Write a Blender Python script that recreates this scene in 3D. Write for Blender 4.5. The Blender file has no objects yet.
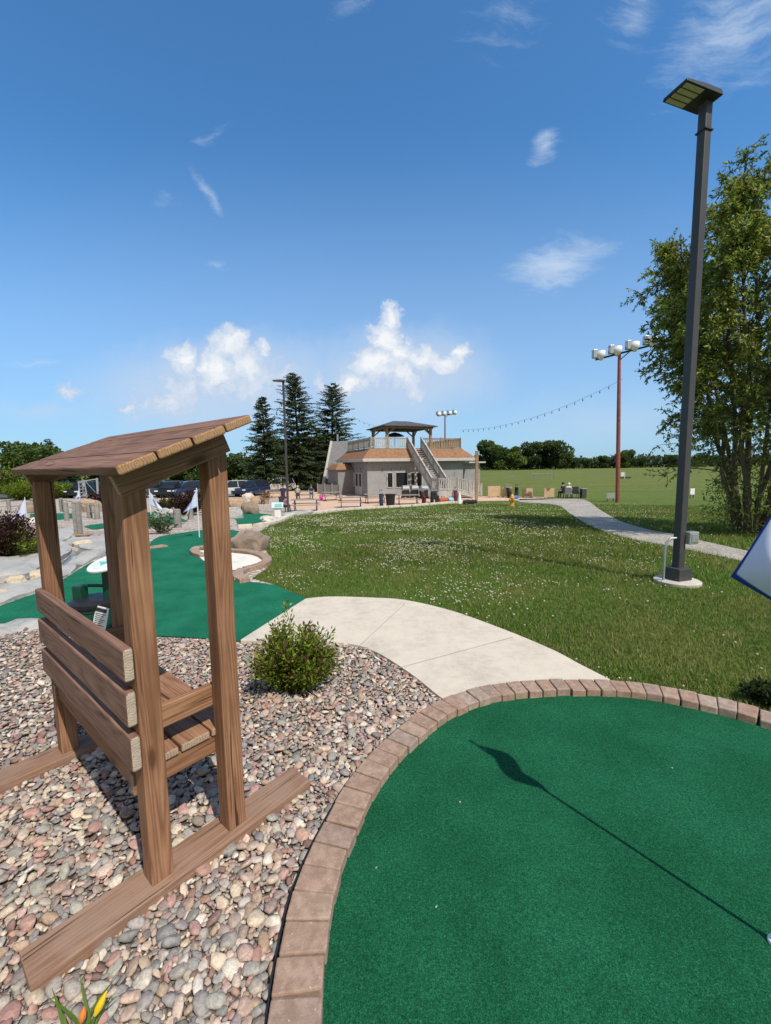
import bpy, bmesh, math, random
import numpy as np
from mathutils import Vector, Matrix, noise
from mathutils.geometry import delaunay_2d_cdt
random.seed(7); rng = np.random.default_rng(7)
C = bpy.context.scene.collection
PI = math.pi
R_ = math.radians

# ------------------------------------------------------------------ camera and terrain
FOC, PITCH, ROLL, EYE = 428.1, .1071, .0141, 1.76
_c, _s, _cr, _sr = math.cos(PITCH), math.sin(PITCH), math.cos(ROLL), math.sin(ROLL)

def T(y):
    t = min(1, max(0, (y - 4) / 32)); return -1.3 * t * t * (3 - 2 * t)

def ray(px, py):
    a, b = px - 385.5, 512 - py
    X, Y = (a * _cr + b * _sr) / FOC, (-a * _sr + b * _cr) / FOC
    return Vector((X, _c + Y * _s, -_s + Y * _c))

def at(px, py, dz=0.0):
    """where the sight line through a photo pixel meets the ground"""
    r = ray(px, py); t = lo = .5
    while EYE + r.z * t > T(r.y * t) + dz:
        lo = t; t *= 1.02
        if t > 3000: break
    for _ in range(40):
        m = (lo + t) / 2
        if EYE + r.z * m < T(r.y * m) + dz: t = m
        else: lo = m
    return Vector((r.x * t, r.y * t, EYE + r.z * t))

def far(px, py, y):
    r = ray(px, py); t = y / r.y
    return Vector((r.x * t, y, EYE + r.z * t))

cam = bpy.data.cameras.new('camera'); co = bpy.data.objects.new('camera', cam); C.objects.link(co)
r0, u0, fw = Vector((1, 0, 0)), Vector((0, _s, _c)), Vector((0, _c, -_s))
rx = _cr * r0 - _sr * u0; ux = _sr * r0 + _cr * u0
m = Matrix((rx, ux, -fw)).transposed().to_4x4(); m.translation = (0, 0, EYE)
co.matrix_world = m
cam.sensor_fit = 'VERTICAL'; cam.sensor_height = 24; cam.lens = FOC / 1024 * 24
cam.clip_start = .05; cam.clip_end = 3000
bpy.context.scene.camera = co

sc0 = bpy.context.scene
sc0.view_settings.view_transform = 'Standard'; sc0.view_settings.look = 'None'; sc0.view_settings.exposure = 0

# ------------------------------------------------------------------ material helpers
class NT:
    def __init__(s, mat):
        s.t = mat.node_tree; s.n = s.t.nodes; s.l = s.t.links
    def node(s, kind, **kw):
        n = s.n.new(kind)
        for k, v in kw.items():
            if k in n.inputs: n.inputs[k].default_value = v
            else: setattr(n, k, v)
        return n
    def link(s, a, b): s.l.new(a, b)
    def math(s, op, a, b=None, clamp=False):
        n = s.n.new('ShaderNodeMath'); n.operation = op; n.use_clamp = clamp
        for i, v in enumerate((a, b)):
            if v is None: continue
            if isinstance(v, (int, float)): n.inputs[i].default_value = v
            else: s.link(v, n.inputs[i])
        return n.outputs[0]
    def mix(s, f, a, b, mode='MIX'):
        n = s.n.new('ShaderNodeMix'); n.data_type = 'RGBA'; n.blend_type = mode; n.clamp_result = False
        for i, v in ((0, f), (6, a), (7, b)):
            if isinstance(v, (int, float)): n.inputs[i].default_value = v
            elif isinstance(v, (tuple, list)): n.inputs[i].default_value = (*v[:3], 1)
            else: s.link(v, n.inputs[i])
        return n.outputs[2]
    def ramp(s, f, stops):
        n = s.n.new('ShaderNodeValToRGB'); e = n.color_ramp.elements
        while len(e) < len(stops): e.new(.5)
        for el, (p, c) in zip(e, stops):
            el.position = p; el.color = (*c, 1) if isinstance(c, (tuple, list)) else (c, c, c, 1)
        s.link(f, n.inputs[0]); return n.outputs[0]
    def noise(s, vec, scale, detail=3, rough=.55, dist=0):
        n = s.node('ShaderNodeTexNoise', Scale=scale, Detail=detail, Roughness=rough, Distortion=dist)
        s.link(vec, n.inputs['Vector']); return n.outputs['Fac']
    def smooth(s, x, a, b):
        n = s.n.new('ShaderNodeMapRange'); n.interpolation_type = 'SMOOTHSTEP'
        n.inputs[1].default_value = a; n.inputs[2].default_value = b
        s.link(x, n.inputs[0]); return n.outputs[0]

def newmat(name, rough=.8, spec=.3):
    m = bpy.data.materials.new(name); m.use_nodes = True
    k = NT(m); b = k.n['Principled BSDF']
    b.inputs['Roughness'].default_value = rough
    b.inputs['Specular IOR Level'].default_value = spec
    return m, k, b

def bump(k, b, h, strength=.4, dist=.01):
    n = k.node('ShaderNodeBump', Strength=strength, Distance=dist)
    k.link(h, n.inputs['Height']); k.link(n.outputs[0], b.inputs['Normal'])

def plain(name, c, rough=.6, metal=0.0, var=.22, scale=6, bs=.15, spec=.4, coord='Object'):
    """painted / metal / plastic surface with slight tone variation and bump"""
    m, k, b = newmat(name, rough, spec)
    b.inputs['Metallic'].default_value = metal
    tc = k.node('ShaderNodeTexCoord').outputs[coord]
    n1 = k.noise(tc, scale, 5, .6); n2 = k.noise(tc, scale * 11, 2)
    f = k.math('ADD', k.math('MULTIPLY', n1, .7), k.math('MULTIPLY', n2, .3))
    lo = [v * (1 - var) for v in c]; hi = [min(1, v * (1 + var)) for v in c]
    k.link(k.ramp(f, [(.3, lo), (.7, hi)]), b.inputs['Base Color'])
    bump(k, b, n2, bs, .004)
    return m

def wood(name, dark, light, end, sc=1.0, grey=None, greyamt=0.0):
    """grain runs along each board's own X axis"""
    m, k, b = newmat(name, .75, .25)
    tc = k.node('ShaderNodeTexCoord').outputs['Object']
    oi = k.node('ShaderNodeObjectInfo').outputs['Random']
    off = k.node('ShaderNodeCombineXYZ')
    for i, f in enumerate((13.7, 3.1, 5.3)): k.link(k.math('MULTIPLY', oi, f), off.inputs[i])
    va = k.node('ShaderNodeVectorMath', operation='ADD'); k.link(tc, va.inputs[0]); k.link(off.outputs[0], va.inputs[1])
    mp = k.node('ShaderNodeMapping'); mp.inputs['Scale'].default_value = (.50 * sc, 10 * sc, 10 * sc); k.link(va.outputs[0], mp.inputs[0])
    warp = k.noise(mp.outputs[0], 1.0, 1.5, .45, .25)
    rings = k.math('SINE', k.math('MULTIPLY', warp, 120))
    rings = k.math('POWER', k.math('ADD', k.math('MULTIPLY', rings, .5), .5), .45)
    mp2 = k.node('ShaderNodeMapping'); mp2.inputs['Scale'].default_value = (3 * sc, 140 * sc, 140 * sc); k.link(va.outputs[0], mp2.inputs[0])
    fib = k.noise(mp2.outputs[0], 1.0, 4, .65)
    big = k.noise(va.outputs[0], 2.3, 4, .6)
    f = k.math('ADD', k.math('ADD', k.math('MULTIPLY', rings, .26), k.math('MULTIPLY', fib, .66)), k.math('MULTIPLY', k.math('SUBTRACT', big, .5), .6))
    col = k.ramp(f, [(.15, [v * .8 for v in dark]), (.42, dark), (.75, light)])
    # knots
    mpk = k.node('ShaderNodeMapping'); mpk.inputs['Scale'].default_value = (2.2 * sc, 7 * sc, 7 * sc); k.link(va.outputs[0], mpk.inputs[0])
    vo = k.node('ShaderNodeTexVoronoi', Scale=1.0); k.link(mpk.outputs[0], vo.inputs['Vector'])
    kn = k.smooth(vo.outputs['Distance'], .05, .16)
    col = k.mix(kn, [v * .5 for v in dark], col)
    if grey:
        g = k.smooth(k.noise(va.outputs[0], 3.5, 5, .7), .38, .68)
        col = k.mix(k.math('MULTIPLY', g, greyamt), col, grey)
    # weather cracks
    mp3 = k.node('ShaderNodeMapping'); mp3.inputs['Scale'].default_value = (1.6 * sc, 60 * sc, 60 * sc); k.link(va.outputs[0], mp3.inputs[0])
    ck = k.smooth(k.noise(mp3.outputs[0], 1.0, 2, .5), .27, .33)
    col = k.mix(ck, [v * .3 for v in dark], col)
    col = k.mix(k.math('MULTIPLY', oi, .35), col, k.mix(1.0, col, (.7, .66, .64), 'MULTIPLY'))
    k.link(col, b.inputs['Base Color'])
    h = k.math('ADD', k.math('MULTIPLY', fib, .6), k.math('MULTIPLY', ck, .8))
    bump(k, b, h, .35, .003)
    e, k, b = newmat(name + '_end_grain', .9, .1)
    tc = k.node('ShaderNodeTexCoord').outputs['Object']
    w = k.node('ShaderNodeTexWave', Scale=30.0, Distortion=6.0, Detail=3.0, wave_type='RINGS'); w.rings_direction = 'X'; k.link(tc, w.inputs[0])
    f = k.math('ADD', k.math('MULTIPLY', w.outputs['Fac'], .35), k.math('MULTIPLY', k.noise(tc, 60, 3), .65))
    k.link(k.ramp(f, [(.25, [v * .6 for v in end]), (.7, end)]), b.inputs['Base Color'])
    return [m, e]

def foliage(name, trans=.35, rough=.55):
    m, k, b = newmat(name, rough, .25)
    a = k.node('ShaderNodeAttribute', attribute_name='Col')
    k.link(a.outputs['Color'], b.inputs['Base Color'])
    tr = k.node('ShaderNodeBsdfTranslucent')
    k.link(k.mix(1.0, a.outputs['Color'], (1.25, 1.25, .5), 'MULTIPLY'), tr.inputs[0])
    mx = k.node('ShaderNodeMixShader'); mx.inputs[0].default_value = trans
    k.link(b.outputs[0], mx.inputs[1]); k.link(tr.outputs[0], mx.inputs[2])
    k.link(mx.outputs[0], k.n['Material Output'].inputs[0])
    return m

# ------------------------------------------------------------------ mesh helpers
class MB:
    def __init__(s): s.v = []; s.f = []; s.m = []; s.mi = 0
    def add(s, vs, fs):
        o = len(s.v); s.v += [tuple(v) for v in vs]; s.f += [tuple(i + o for i in f) for f in fs]; s.m += [s.mi] * len(fs); return s
    def box(s, c, d, rz=0, rx=0, ry=0):
        M = Matrix.Rotation(rz, 3, 'Z') @ Matrix.Rotation(ry, 3, 'Y') @ Matrix.Rotation(rx, 3, 'X')
        vs = [Vector(c) + M @ Vector((x * d[0] / 2, y * d[1] / 2, z * d[2] / 2)) for x in (-1, 1) for y in (-1, 1) for z in (-1, 1)]
        return s.add(vs, [(0, 1, 3, 2), (4, 6, 7, 5), (0, 4, 5, 1), (2, 3, 7, 6), (0, 2, 6, 4), (1, 5, 7, 3)])
    def beam(s, a, b, w, h):
        a, b = Vector(a), Vector(b); d = b - a; L = d.length; d.normalize()
        up = Vector((0, 0, 1)) if abs(d.z) < .95 else Vector((0, 1, 0))
        sd = d.cross(up).normalized(); up = sd.cross(d)
        vs = [p + sd * x * w / 2 + up * z * h / 2 for p in (a, b) for x in (-1, 1) for z in (-1, 1)]
        return s.add(vs, [(0, 1, 3, 2), (4, 6, 7, 5), (0, 4, 5, 1), (2, 3, 7, 6), (0, 2, 6, 4), (1, 5, 7, 3)])
    def tube(s, pts, r, n=8, cap=True):
        pts = [Vector(p) for p in pts]; rs = r if isinstance(r, (list, tuple)) else [r] * len(pts)
        o = len(s.v); ref = None
        for i, p in enumerate(pts):
            d = (pts[min(i + 1, len(pts) - 1)] - pts[max(i - 1, 0)])
            d = d.normalized() if d.length > 1e-9 else Vector((0, 0, 1))
            if ref is None: ref = Vector((1, 0, 0)) if abs(d.x) < .8 else Vector((0, 1, 0))
            a = d.cross(ref).normalized(); b = d.cross(a).normalized(); ref = b.cross(d).normalized() * -1 if False else ref
            for j in range(n):
                t = 2 * PI * j / n; s.v.append(tuple(p + (a * math.cos(t) + b * math.sin(t)) * rs[i]))
        for i in range(len(pts) - 1):
            for j in range(n):
                k = (j + 1) % n
                s.f.append((o + i * n + j, o + i * n + k, o + (i + 1) * n + k, o + (i + 1) * n + j)); s.m.append(s.mi)
        if cap:
            s.f.append(tuple(o + j for j in range(n))[::-1]); s.m.append(s.mi)
            s.f.append(tuple(o + (len(pts) - 1) * n + j for j in range(n))); s.m.append(s.mi)
        return s
    def lathe(s, prof, c=(0, 0, 0), n=20):
        """prof: (radius, z) pairs"""
        return s.tube([(c[0], c[1], c[2] + z) for _, z in prof], [max(r, 1e-4) for r, _ in prof], n)
    def prism(s, poly, z0, z1):
        n = len(poly); vs = [(x, y, z0) for x, y in poly] + [(x, y, z1) for x, y in poly]
        return s.add(vs, [tuple(range(n))[::-1], tuple(range(n, 2 * n))] + [(i, (i + 1) % n, n + (i + 1) % n, n + i) for i in range(n)])
    def ball(s, c, r, n=10, sz=(1, 1, 1)):
        k = max(4, n // 2)
        return s.tube([(c[0], c[1], c[2] + -math.cos(PI * i / k) * r * sz[2]) for i in range(k + 1)], [max(1e-4, math.sin(PI * i / k) * r * sz[0]) for i in range(k + 1)], n)
    def build(s, name, mats, parent=None, smooth=False, bevel=0, seg=2, loc=None):
        me = bpy.data.meshes.new(name); me.from_pydata(s.v, [], s.f)
        for mm in (mats if isinstance(mats, (list, tuple)) else [mats]): me.materials.append(mm)
        me.polygons.foreach_set('material_index', s.m)
        bm = bmesh.new(); bm.from_mesh(me)
        bmesh.ops.recalc_face_normals(bm, faces=bm.faces)
        if bevel: bmesh.ops.bevel(bm, geom=bm.edges[:], offset=bevel, segments=seg, profile=.5, affect='EDGES', clamp_overlap=True)
        bm.to_mesh(me); bm.free()
        if smooth:
            me.polygons.foreach_set('use_smooth', [True] * len(me.polygons))
            try: me.set_sharp_from_angle(angle=R_(40))
            except Exception: pass
        return link(name, me, parent, loc)

def link(name, me, parent=None, loc=None):
    o = bpy.data.objects.new(name, me); C.objects.link(o)
    if parent: o.parent = parent
    if loc is not None: o.location = loc
    return o

def npmesh(name, v, f, mats, parent=None, col=None, smooth=False):
    me = bpy.data.meshes.new(name); v = np.asarray(v, np.float32); f = np.asarray(f, np.int32)
    me.vertices.add(len(v)); me.vertices.foreach_set('co', v.ravel())
    k = f.shape[1]; me.loops.add(f.size); me.loops.foreach_set('vertex_index', f.ravel())
    me.polygons.add(len(f)); me.polygons.foreach_set('loop_start', np.arange(0, f.size, k, dtype=np.int32))
    me.update(calc_edges=True)
    if smooth: me.polygons.foreach_set('use_smooth', np.ones(len(f), bool))
    if col is not None:
        a = me.attributes.new('Col', 'FLOAT_COLOR', 'POINT'); c4 = np.ones((len(v), 4), np.float32); c4[:, :3] = col
        a.data.foreach_set('color', c4.ravel())
    for mm in (mats if isinstance(mats, (list, tuple)) else [mats]): me.materials.append(mm)
    return link(name, me, parent)

def tag(o, label=None, cat=None, group=None, kind=None):
    if label: o['label'] = label
    if cat: o['category'] = cat
    if group: o['group'] = group
    if kind: o['kind'] = kind
    return o

def thing(name, label, cat, loc=(0, 0, 0), rz=0, group=None):
    o = bpy.data.objects.new(name, None); C.objects.link(o); o.empty_display_size = .1
    o.location = loc; o.rotation_euler = (0, 0, rz)
    return tag(o, label, cat, group)

def dup(root, loc, rz=0, label=None, group=None, sc=None):
    r = root.copy(); C.objects.link(r); r.location = loc; r.rotation_euler = (0, 0, rz)
    if sc: r.scale = sc if isinstance(sc, (tuple, list)) else (sc, sc, sc)
    if label: r['label'] = label
    if group: r['group'] = group
    for ch in list(root.children):
        c = ch.copy(); C.objects.link(c); c.parent = r
        for g in ch.children:
            d = g.copy(); C.objects.link(d); d.parent = c
    return r

def board(parent, name, a, b, w, t, mats, up=(0, 0, 1), bev=.004, label=None):
    """a sawn board from a to b: w across, t along 'up'; grain along its length, end grain on its ends"""
    a, b, up = Vector(a), Vector(b), Vector(up); x = (b - a); L = x.length; x.normalize()
    y = up.cross(x).normalized(); z = x.cross(y)
    k = MB().box((L / 2, 0, 0), (L, w, t)); k.m = [0] * 6
    o = k.build(name, mats, parent, bevel=bev)
    for p in o.data.polygons: p.material_index = 1 if abs(p.normal.x) > .9 else 0
    M = Matrix((x, y, z)).transposed().to_4x4(); M.translation = a
    o.matrix_local = M
    if label: o['label'] = label
    return o

def catmull(pts, n=6, closed=False):
    P = [Vector(p) for p in pts]; out = []
    N = len(P)
    for i in range(N if closed else N - 1):
        a, b, c, d = (P[(i + j) % N] if closed else P[min(max(i + j, 0), N - 1)] for j in (-1, 0, 1, 2))
        for q in range(n):
            t = q / n
            out.append(.5 * ((2 * b) + (c - a) * t + (2 * a - 5 * b + 4 * c - d) * t * t + (3 * b - a - 3 * c + d) * t ** 3))
    if not closed: out.append(P[-1])
    return out

def inpoly(x, y, poly):
    x = np.asarray(x); y = np.asarray(y); r = np.zeros(x.shape, bool); n = len(poly)
    for i in range(n):
        x1, y1 = poly[i][0], poly[i][1]; x2, y2 = poly[i - 1][0], poly[i - 1][1]
        if y1 == y2: continue
        r ^= ((y1 > y) != (y2 > y)) & (x < (x2 - x1) * (y - y1) / (y2 - y1) + x1)
    return r

def sheet(name, outline, dz, mat, kind='structure', step=.5, rough=0.0):
    """a ground-hugging sheet with the given plan outline"""
    pl = []
    for i, p in enumerate(outline):
        q = outline[(i + 1) % len(outline)]; d = math.hypot(q[0] - p[0], q[1] - p[1]); n = max(1, int(d / step))
        for j in range(n): pl.append((p[0] + (q[0] - p[0]) * j / n, p[1] + (q[1] - p[1]) * j / n))
    xs = [p[0] for p in pl]; ys = [p[1] for p in pl]
    gx, gy = np.meshgrid(np.arange(min(xs) + step * .5, max(xs), step), np.arange(min(ys) + step * .5, max(ys), step))
    k = inpoly(gx.ravel(), gy.ravel(), pl)
    pts = [Vector(p) for p in pl] + [Vector((a, b)) for a, b in zip(gx.ravel()[k], gy.ravel()[k])]
    vs, es, fs, *_ = delaunay_2d_cdt(pts, [], [list(range(len(pl)))], 1, 1e-5)
    me = bpy.data.meshes.new(name)
    me.from_pydata([(v.x, v.y, T(v.y) + dz + (rough * noise.noise(Vector((v.x * 2, v.y * 2, 3))) if rough else 0)) for v in vs], [], fs)
    me.materials.append(mat)
    for p in me.polygons: p.use_smooth = True
    bm = bmesh.new(); bm.from_mesh(me)
    for f in bm.faces:
        if f.normal.z < 0: f.normal_flip()
    bm.to_mesh(me); bm.free()
    o = link(name, me); o['kind'] = kind
    return o

def px(*pts): return [tuple(at(*p)[:2]) for p in pts]

def leaf_cards(pos, nrm, size, aspect=.4, droop=0.0, fold=.15):
    """diamond leaves: pos (N,3), nrm = leaf axis (N,3), size (N,)"""
    N = len(pos); ax = nrm / (np.linalg.norm(nrm, axis=1, keepdims=True) + 1e-9)
    rv = rng.normal(size=(N, 3)); sd = np.cross(ax, rv); sd /= np.linalg.norm(sd, axis=1, keepdims=True) + 1e-9
    up = np.cross(sd, ax); s = size[:, None]
    tip = pos + ax * s; tip[:, 2] -= droop * size
    mid = pos + ax * s * .45 + up * s * fold
    v = np.stack([pos, mid + sd * s * aspect / 2, tip, mid - sd * s * aspect / 2], 1).reshape(-1, 3)
    f = np.arange(4 * N).reshape(N, 4)
    return v, f

def vary(base, N, amt=.25, alt=None, frac=0.0):
    c = np.tile(np.array(base), (N, 1)) * (1 + rng.normal(0, amt, (N, 1))).clip(.3, 2)
    if alt is not None:
        k = rng.random(N) < frac; c[k] = np.array(alt) * (1 + rng.normal(0, amt, (k.sum(), 1))).clip(.4, 2)
    return c

# ------------------------------------------------------------------ materials
WOOD = wood('stained_timber', (.22, .105, .056), (.40, .215, .120), (.44, .33, .24))
WROOF = wood('roof_timber', (.175, .09, .058), (.30, .17, .115), (.44, .26, .14))
WBACK = wood('back_board_timber', (.19, .105, .075), (.33, .20, .145), (.52, .42, .33))
WBASE = wood('skid_timber', (.235, .13, .082), (.37, .225, .155), (.40, .27, .19), grey=(.34, .24, .18), greyamt=.5)
GREYWOOD = wood('weathered_timber', (.22, .21, .19), (.40, .385, .35), (.4, .37, .33))
PALEWOOD = wood('pale_railing_timber', (.36, .345, .32), (.58, .555, .52), (.5, .48, .44))
TANWOOD = wood('deck_timber', (.30, .20, .12), (.48, .35, .22), (.45, .34, .22))
LTWOOD = wood('plywood', (.50, .36, .22), (.62, .47, .31), (.5, .4, .28))
LEAF = foliage('leaf'); NEEDLE = foliage('needle', .12, .7); BLADE = foliage('grass_blade', .3, .6)
PETAL = foliage('petal', .3, .5)
BLACKMETAL = plain('black_powder_coat', (.028, .028, .032), .45, 0, .2, 9, .05)
DARKGREY = plain('bronze_paint', (.055, .054, .058), .5, 0, .15, 7, .05)
GALV = plain('galvanized_steel', (.42, .44, .45), .45, .6, .2, 12, .08)
ALU = plain('aluminium', (.6, .62, .64), .35, .7, .12, 12, .05)
WHITE = plain('white_paint', (.78, .78, .77), .5, 0, .06, 8, .05)
RUST = plain('rust_red_paint', (.26, .075, .05), .7, 0, .35, 5, .1)
BLACKPL = plain('black_plastic', (.018, .018, .02), .5, 0, .3, 9, .1)
DKGREEN = plain('dark_green_plastic', (.006, .055, .036), .45, 0, .25, 7, .05)
INK = plain('black_ink', (.03, .03, .035), .7, 0, .1)
TEAL = plain('teal_print', (.16, .48, .42), .5, 0, .1)
CONC = plain('concrete', (.50, .46, .40), .9, 0, .18, 5, .2, .2)
LIMESTONE = plain('limestone', (.60, .54, .44), .9, 0, .25, 3, .4, .2)
GLASSDK = plain('dark_glass', (.015, .018, .02), .12, 0, .3, 2, 0, .6)
LAMPGLASS = plain('led_panel', (.50, .46, .32), .35, 0, .15, 40, .1)
STONEGR = None

def lawn_mat():
    m, k, b = newmat('lawn', .9, .1)
    P = k.node('ShaderNodeNewGeometry').outputs['Position']
    sx = k.node('ShaderNodeSeparateXYZ'); k.link(P, sx.inputs[0])
    fine = k.noise(P, 45, 4, .7); mid = k.noise(P, 3.2, 5, .65); big = k.noise(P, .35, 4, .6)
    col = k.ramp(fine, [(.28, (.032, .058, .010)), (.5, (.098, .155, .026)), (.74, (.20, .24, .06))])
    col = k.mix(k.math('MULTIPLY', k.smooth(mid, .48, .68), .55), col, (.20, .17, .075))
    col = k.mix(k.math('MULTIPLY', k.smooth(big, .42, .62), .45), col, k.mix(1.0, col, (.62, .75, .55), 'MULTIPLY'))
    # the open field beyond is paler, with mowing bands
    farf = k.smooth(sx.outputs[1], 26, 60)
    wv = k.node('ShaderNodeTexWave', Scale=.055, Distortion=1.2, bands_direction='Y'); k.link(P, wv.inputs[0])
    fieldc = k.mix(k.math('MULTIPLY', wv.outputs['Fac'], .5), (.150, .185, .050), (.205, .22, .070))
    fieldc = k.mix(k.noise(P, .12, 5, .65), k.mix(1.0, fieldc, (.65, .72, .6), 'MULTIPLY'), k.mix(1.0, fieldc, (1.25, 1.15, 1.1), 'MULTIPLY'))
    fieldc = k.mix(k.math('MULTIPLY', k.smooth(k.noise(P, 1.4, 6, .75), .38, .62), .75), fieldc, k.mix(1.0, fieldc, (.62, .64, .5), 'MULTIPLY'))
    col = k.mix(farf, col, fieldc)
    k.link(col, b.inputs['Base Color']); bump(k, b, fine, .9, .03)
    return m

def turf_mat(name, c):
    m, k, b = newmat(name, .95, .08)
    P = k.node('ShaderNodeNewGeometry').outputs['Position']
    n1 = k.noise(P, 210, 3, .85); n2 = k.noise(P, 2.2, 5, .62); n3 = k.noise(P, 95, 2, .6)
    f = k.math('ADD', k.math('MULTIPLY', n1, .75), k.math('MULTIPLY', n3, .25))
    col = k.ramp(f, [(.32, [v * .18 for v in c]), (.52, c), (.70, [v * 2.3 + .016 for v in c])])
    col = k.mix(k.smooth(n2, .3, .72), k.mix(1.0, col, (.76, .82, .78), 'MULTIPLY'), k.mix(1.0, col, (1.2, 1.13, 1.16), 'MULTIPLY'))
    k.link(col, b.inputs['Base Color']); bump(k, b, f, .8, .006)
    return m

def concrete_mat(name, c, sc=1.0):
    m, k, b = newmat(name, .9, .15)
    P = k.node('ShaderNodeNewGeometry').outputs['Position']
    n1 = k.noise(P, 2.2 * sc, 6, .65); n2 = k.noise(P, 160 * sc, 3, .7); n3 = k.noise(P, 14 * sc, 4, .6)
    f = k.math('ADD', k.math('ADD', k.math('MULTIPLY', n1, .45), k.math('MULTIPLY', n2, .3)), k.math('MULTIPLY', n3, .25))
    k.link(k.ramp(f, [(.3, [v * .64 for v in c]), (.5, c), (.72, [min(1, v * 1.2) for v in c])]), b.inputs['Base Color'])
    bump(k, b, n2, .25, .003)
    return m

def gravel_mat(name, cols, scale):
    m, k, b = newmat(name, .9, .15)
    P = k.node('ShaderNodeNewGeometry').outputs['Position']
    v = k.node('ShaderNodeTexVoronoi', Scale=scale); k.link(P, v.inputs['Vector'])
    sp = k.node('ShaderNodeSeparateColor'); k.link(v.outputs['Color'], sp.inputs[0])
    n = len(cols); col = k.ramp(sp.outputs[0], [(i / (n - 1), c) for i, c in enumerate(cols)])
    col = k.mix(k.smooth(v.outputs['Distance'], .35, .75), col, k.mix(1.0, col, (.45, .42, .4), 'MULTIPLY'))
    big = k.noise(P, 1.1, 5, .6)
    col = k.mix(k.smooth(big, .4, .65), col, k.mix(1.0, col, (.8, .8, .8), 'MULTIPLY'))
    k.link(col, b.inputs['Base Color'])
    bump(k, b, k.math('SUBTRACT', 1.0, v.outputs['Distance']), .8, .6 / scale)
    return m

def stone_mat(name, c, var=.3, sc=3):
    m, k, b = newmat(name, .9, .15)
    tc = k.node('ShaderNodeNewGeometry').outputs['Position']
    n1 = k.noise(tc, sc, 6, .7, .5); n2 = k.noise(tc, sc * 14, 4, .7)
    f = k.math('ADD', k.math('MULTIPLY', n1, .65), k.math('MULTIPLY', n2, .35))
    k.link(k.ramp(f, [(.28, [v * (1 - var * 1.6) for v in c]), (.5, c), (.72, [min(1, v * (1 + var)) for v in c])]), b.inputs['Base Color'])
    bump(k, b, f, .7, .03)
    return m

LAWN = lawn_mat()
TURF = turf_mat('putting_turf', (.0105, .102, .046))
TURFB = turf_mat('putting_turf_sheen', (.013, .150, .082))  # paler copy of the turf, haze and grazing sheen put into its colour
WALK = concrete_mat('sidewalk_concrete', (.60, .53, .435))
PATIO = concrete_mat('patio_concrete', (.62, .42, .30))
SAND = concrete_mat('white_sand', (.74, .70, .62), 2)
PATHM = gravel_mat('path_gravel', [(.40, .38, .34), (.60, .56, .49), (.48, .45, .41), (.68, .62, .53)], 38)
BEDM = gravel_mat('pebble_bed', [(.14, .12, .10), (.26, .21, .18), (.20, .19, .18), (.34, .28, .23)], 45)
PINKGR = gravel_mat('pink_gravel', [(.46, .36, .30), (.70, .60, .52), (.52, .45, .39), (.74, .67, .59)], 12)
ASPH = concrete_mat('asphalt', (.10, .10, .10))
GREYROCK = stone_mat('grey_rock', (.40, .39, .37), .3, 1.6)
BROWNROCK = stone_mat('brown_boulder', (.26, .20, .155), .3, 2.2)
CREAMROCK = stone_mat('cream_rock', (.56, .47, .34), .25, 2.6)
TANROCK = stone_mat('tan_boulder', (.40, .28, .19), .3, 2.2)

# ------------------------------------------------------------------ sky and sun
SUN_EL, SUN_H = R_(53), Vector((.60, -.80))
w = bpy.data.worlds.new('World'); bpy.context.scene.world = w; w.use_nodes = True
k = NT(w); bg = k.n['Background']
sky = k.node('ShaderNodeTexSky'); sky.sky_type = 'NISHITA'; sky.sun_disc = False
sky.sun_elevation = SUN_EL; sky.sun_rotation = math.atan2(SUN_H.x, SUN_H.y)
sky.altitude = 200; sky.air_density = 1.0; sky.dust_density = .6; sky.ozone_density = 2.2
SKY_STR = .168
tcw = k.node('ShaderNodeTexCoord').outputs['Generated']
sp = k.node('ShaderNodeSeparateXYZ'); k.link(tcw, sp.inputs[0])
yy = k.math('MAXIMUM', sp.outputs[1], .02)
U_, V_ = k.math('DIVIDE', sp.outputs[0], yy), k.math('DIVIDE', sp.outputs[2], yy)
front = k.smooth(sp.outputs[1], .05, .25)
P0 = k.node('ShaderNodeCombineXYZ'); k.link(U_, P0.inputs[0]); k.link(V_, P0.inputs[1])

def warp(sc, amt):
    n = k.node('ShaderNodeTexNoise', Scale=sc, Detail=5, Roughness=.62); k.link(P0.outputs[0], n.inputs['Vector'])
    a = k.node('ShaderNodeVectorMath', operation='SUBTRACT'); k.link(n.outputs['Color'], a.inputs[0]); a.inputs[1].default_value = (.5, .5, .5)
    b = k.node('ShaderNodeVectorMath', operation='MULTIPLY_ADD'); k.link(a.outputs[0], b.inputs[0]); b.inputs[1].default_value = (amt, amt, 0); k.link(P0.outputs[0], b.inputs[2])
    return b.outputs[0]

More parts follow.
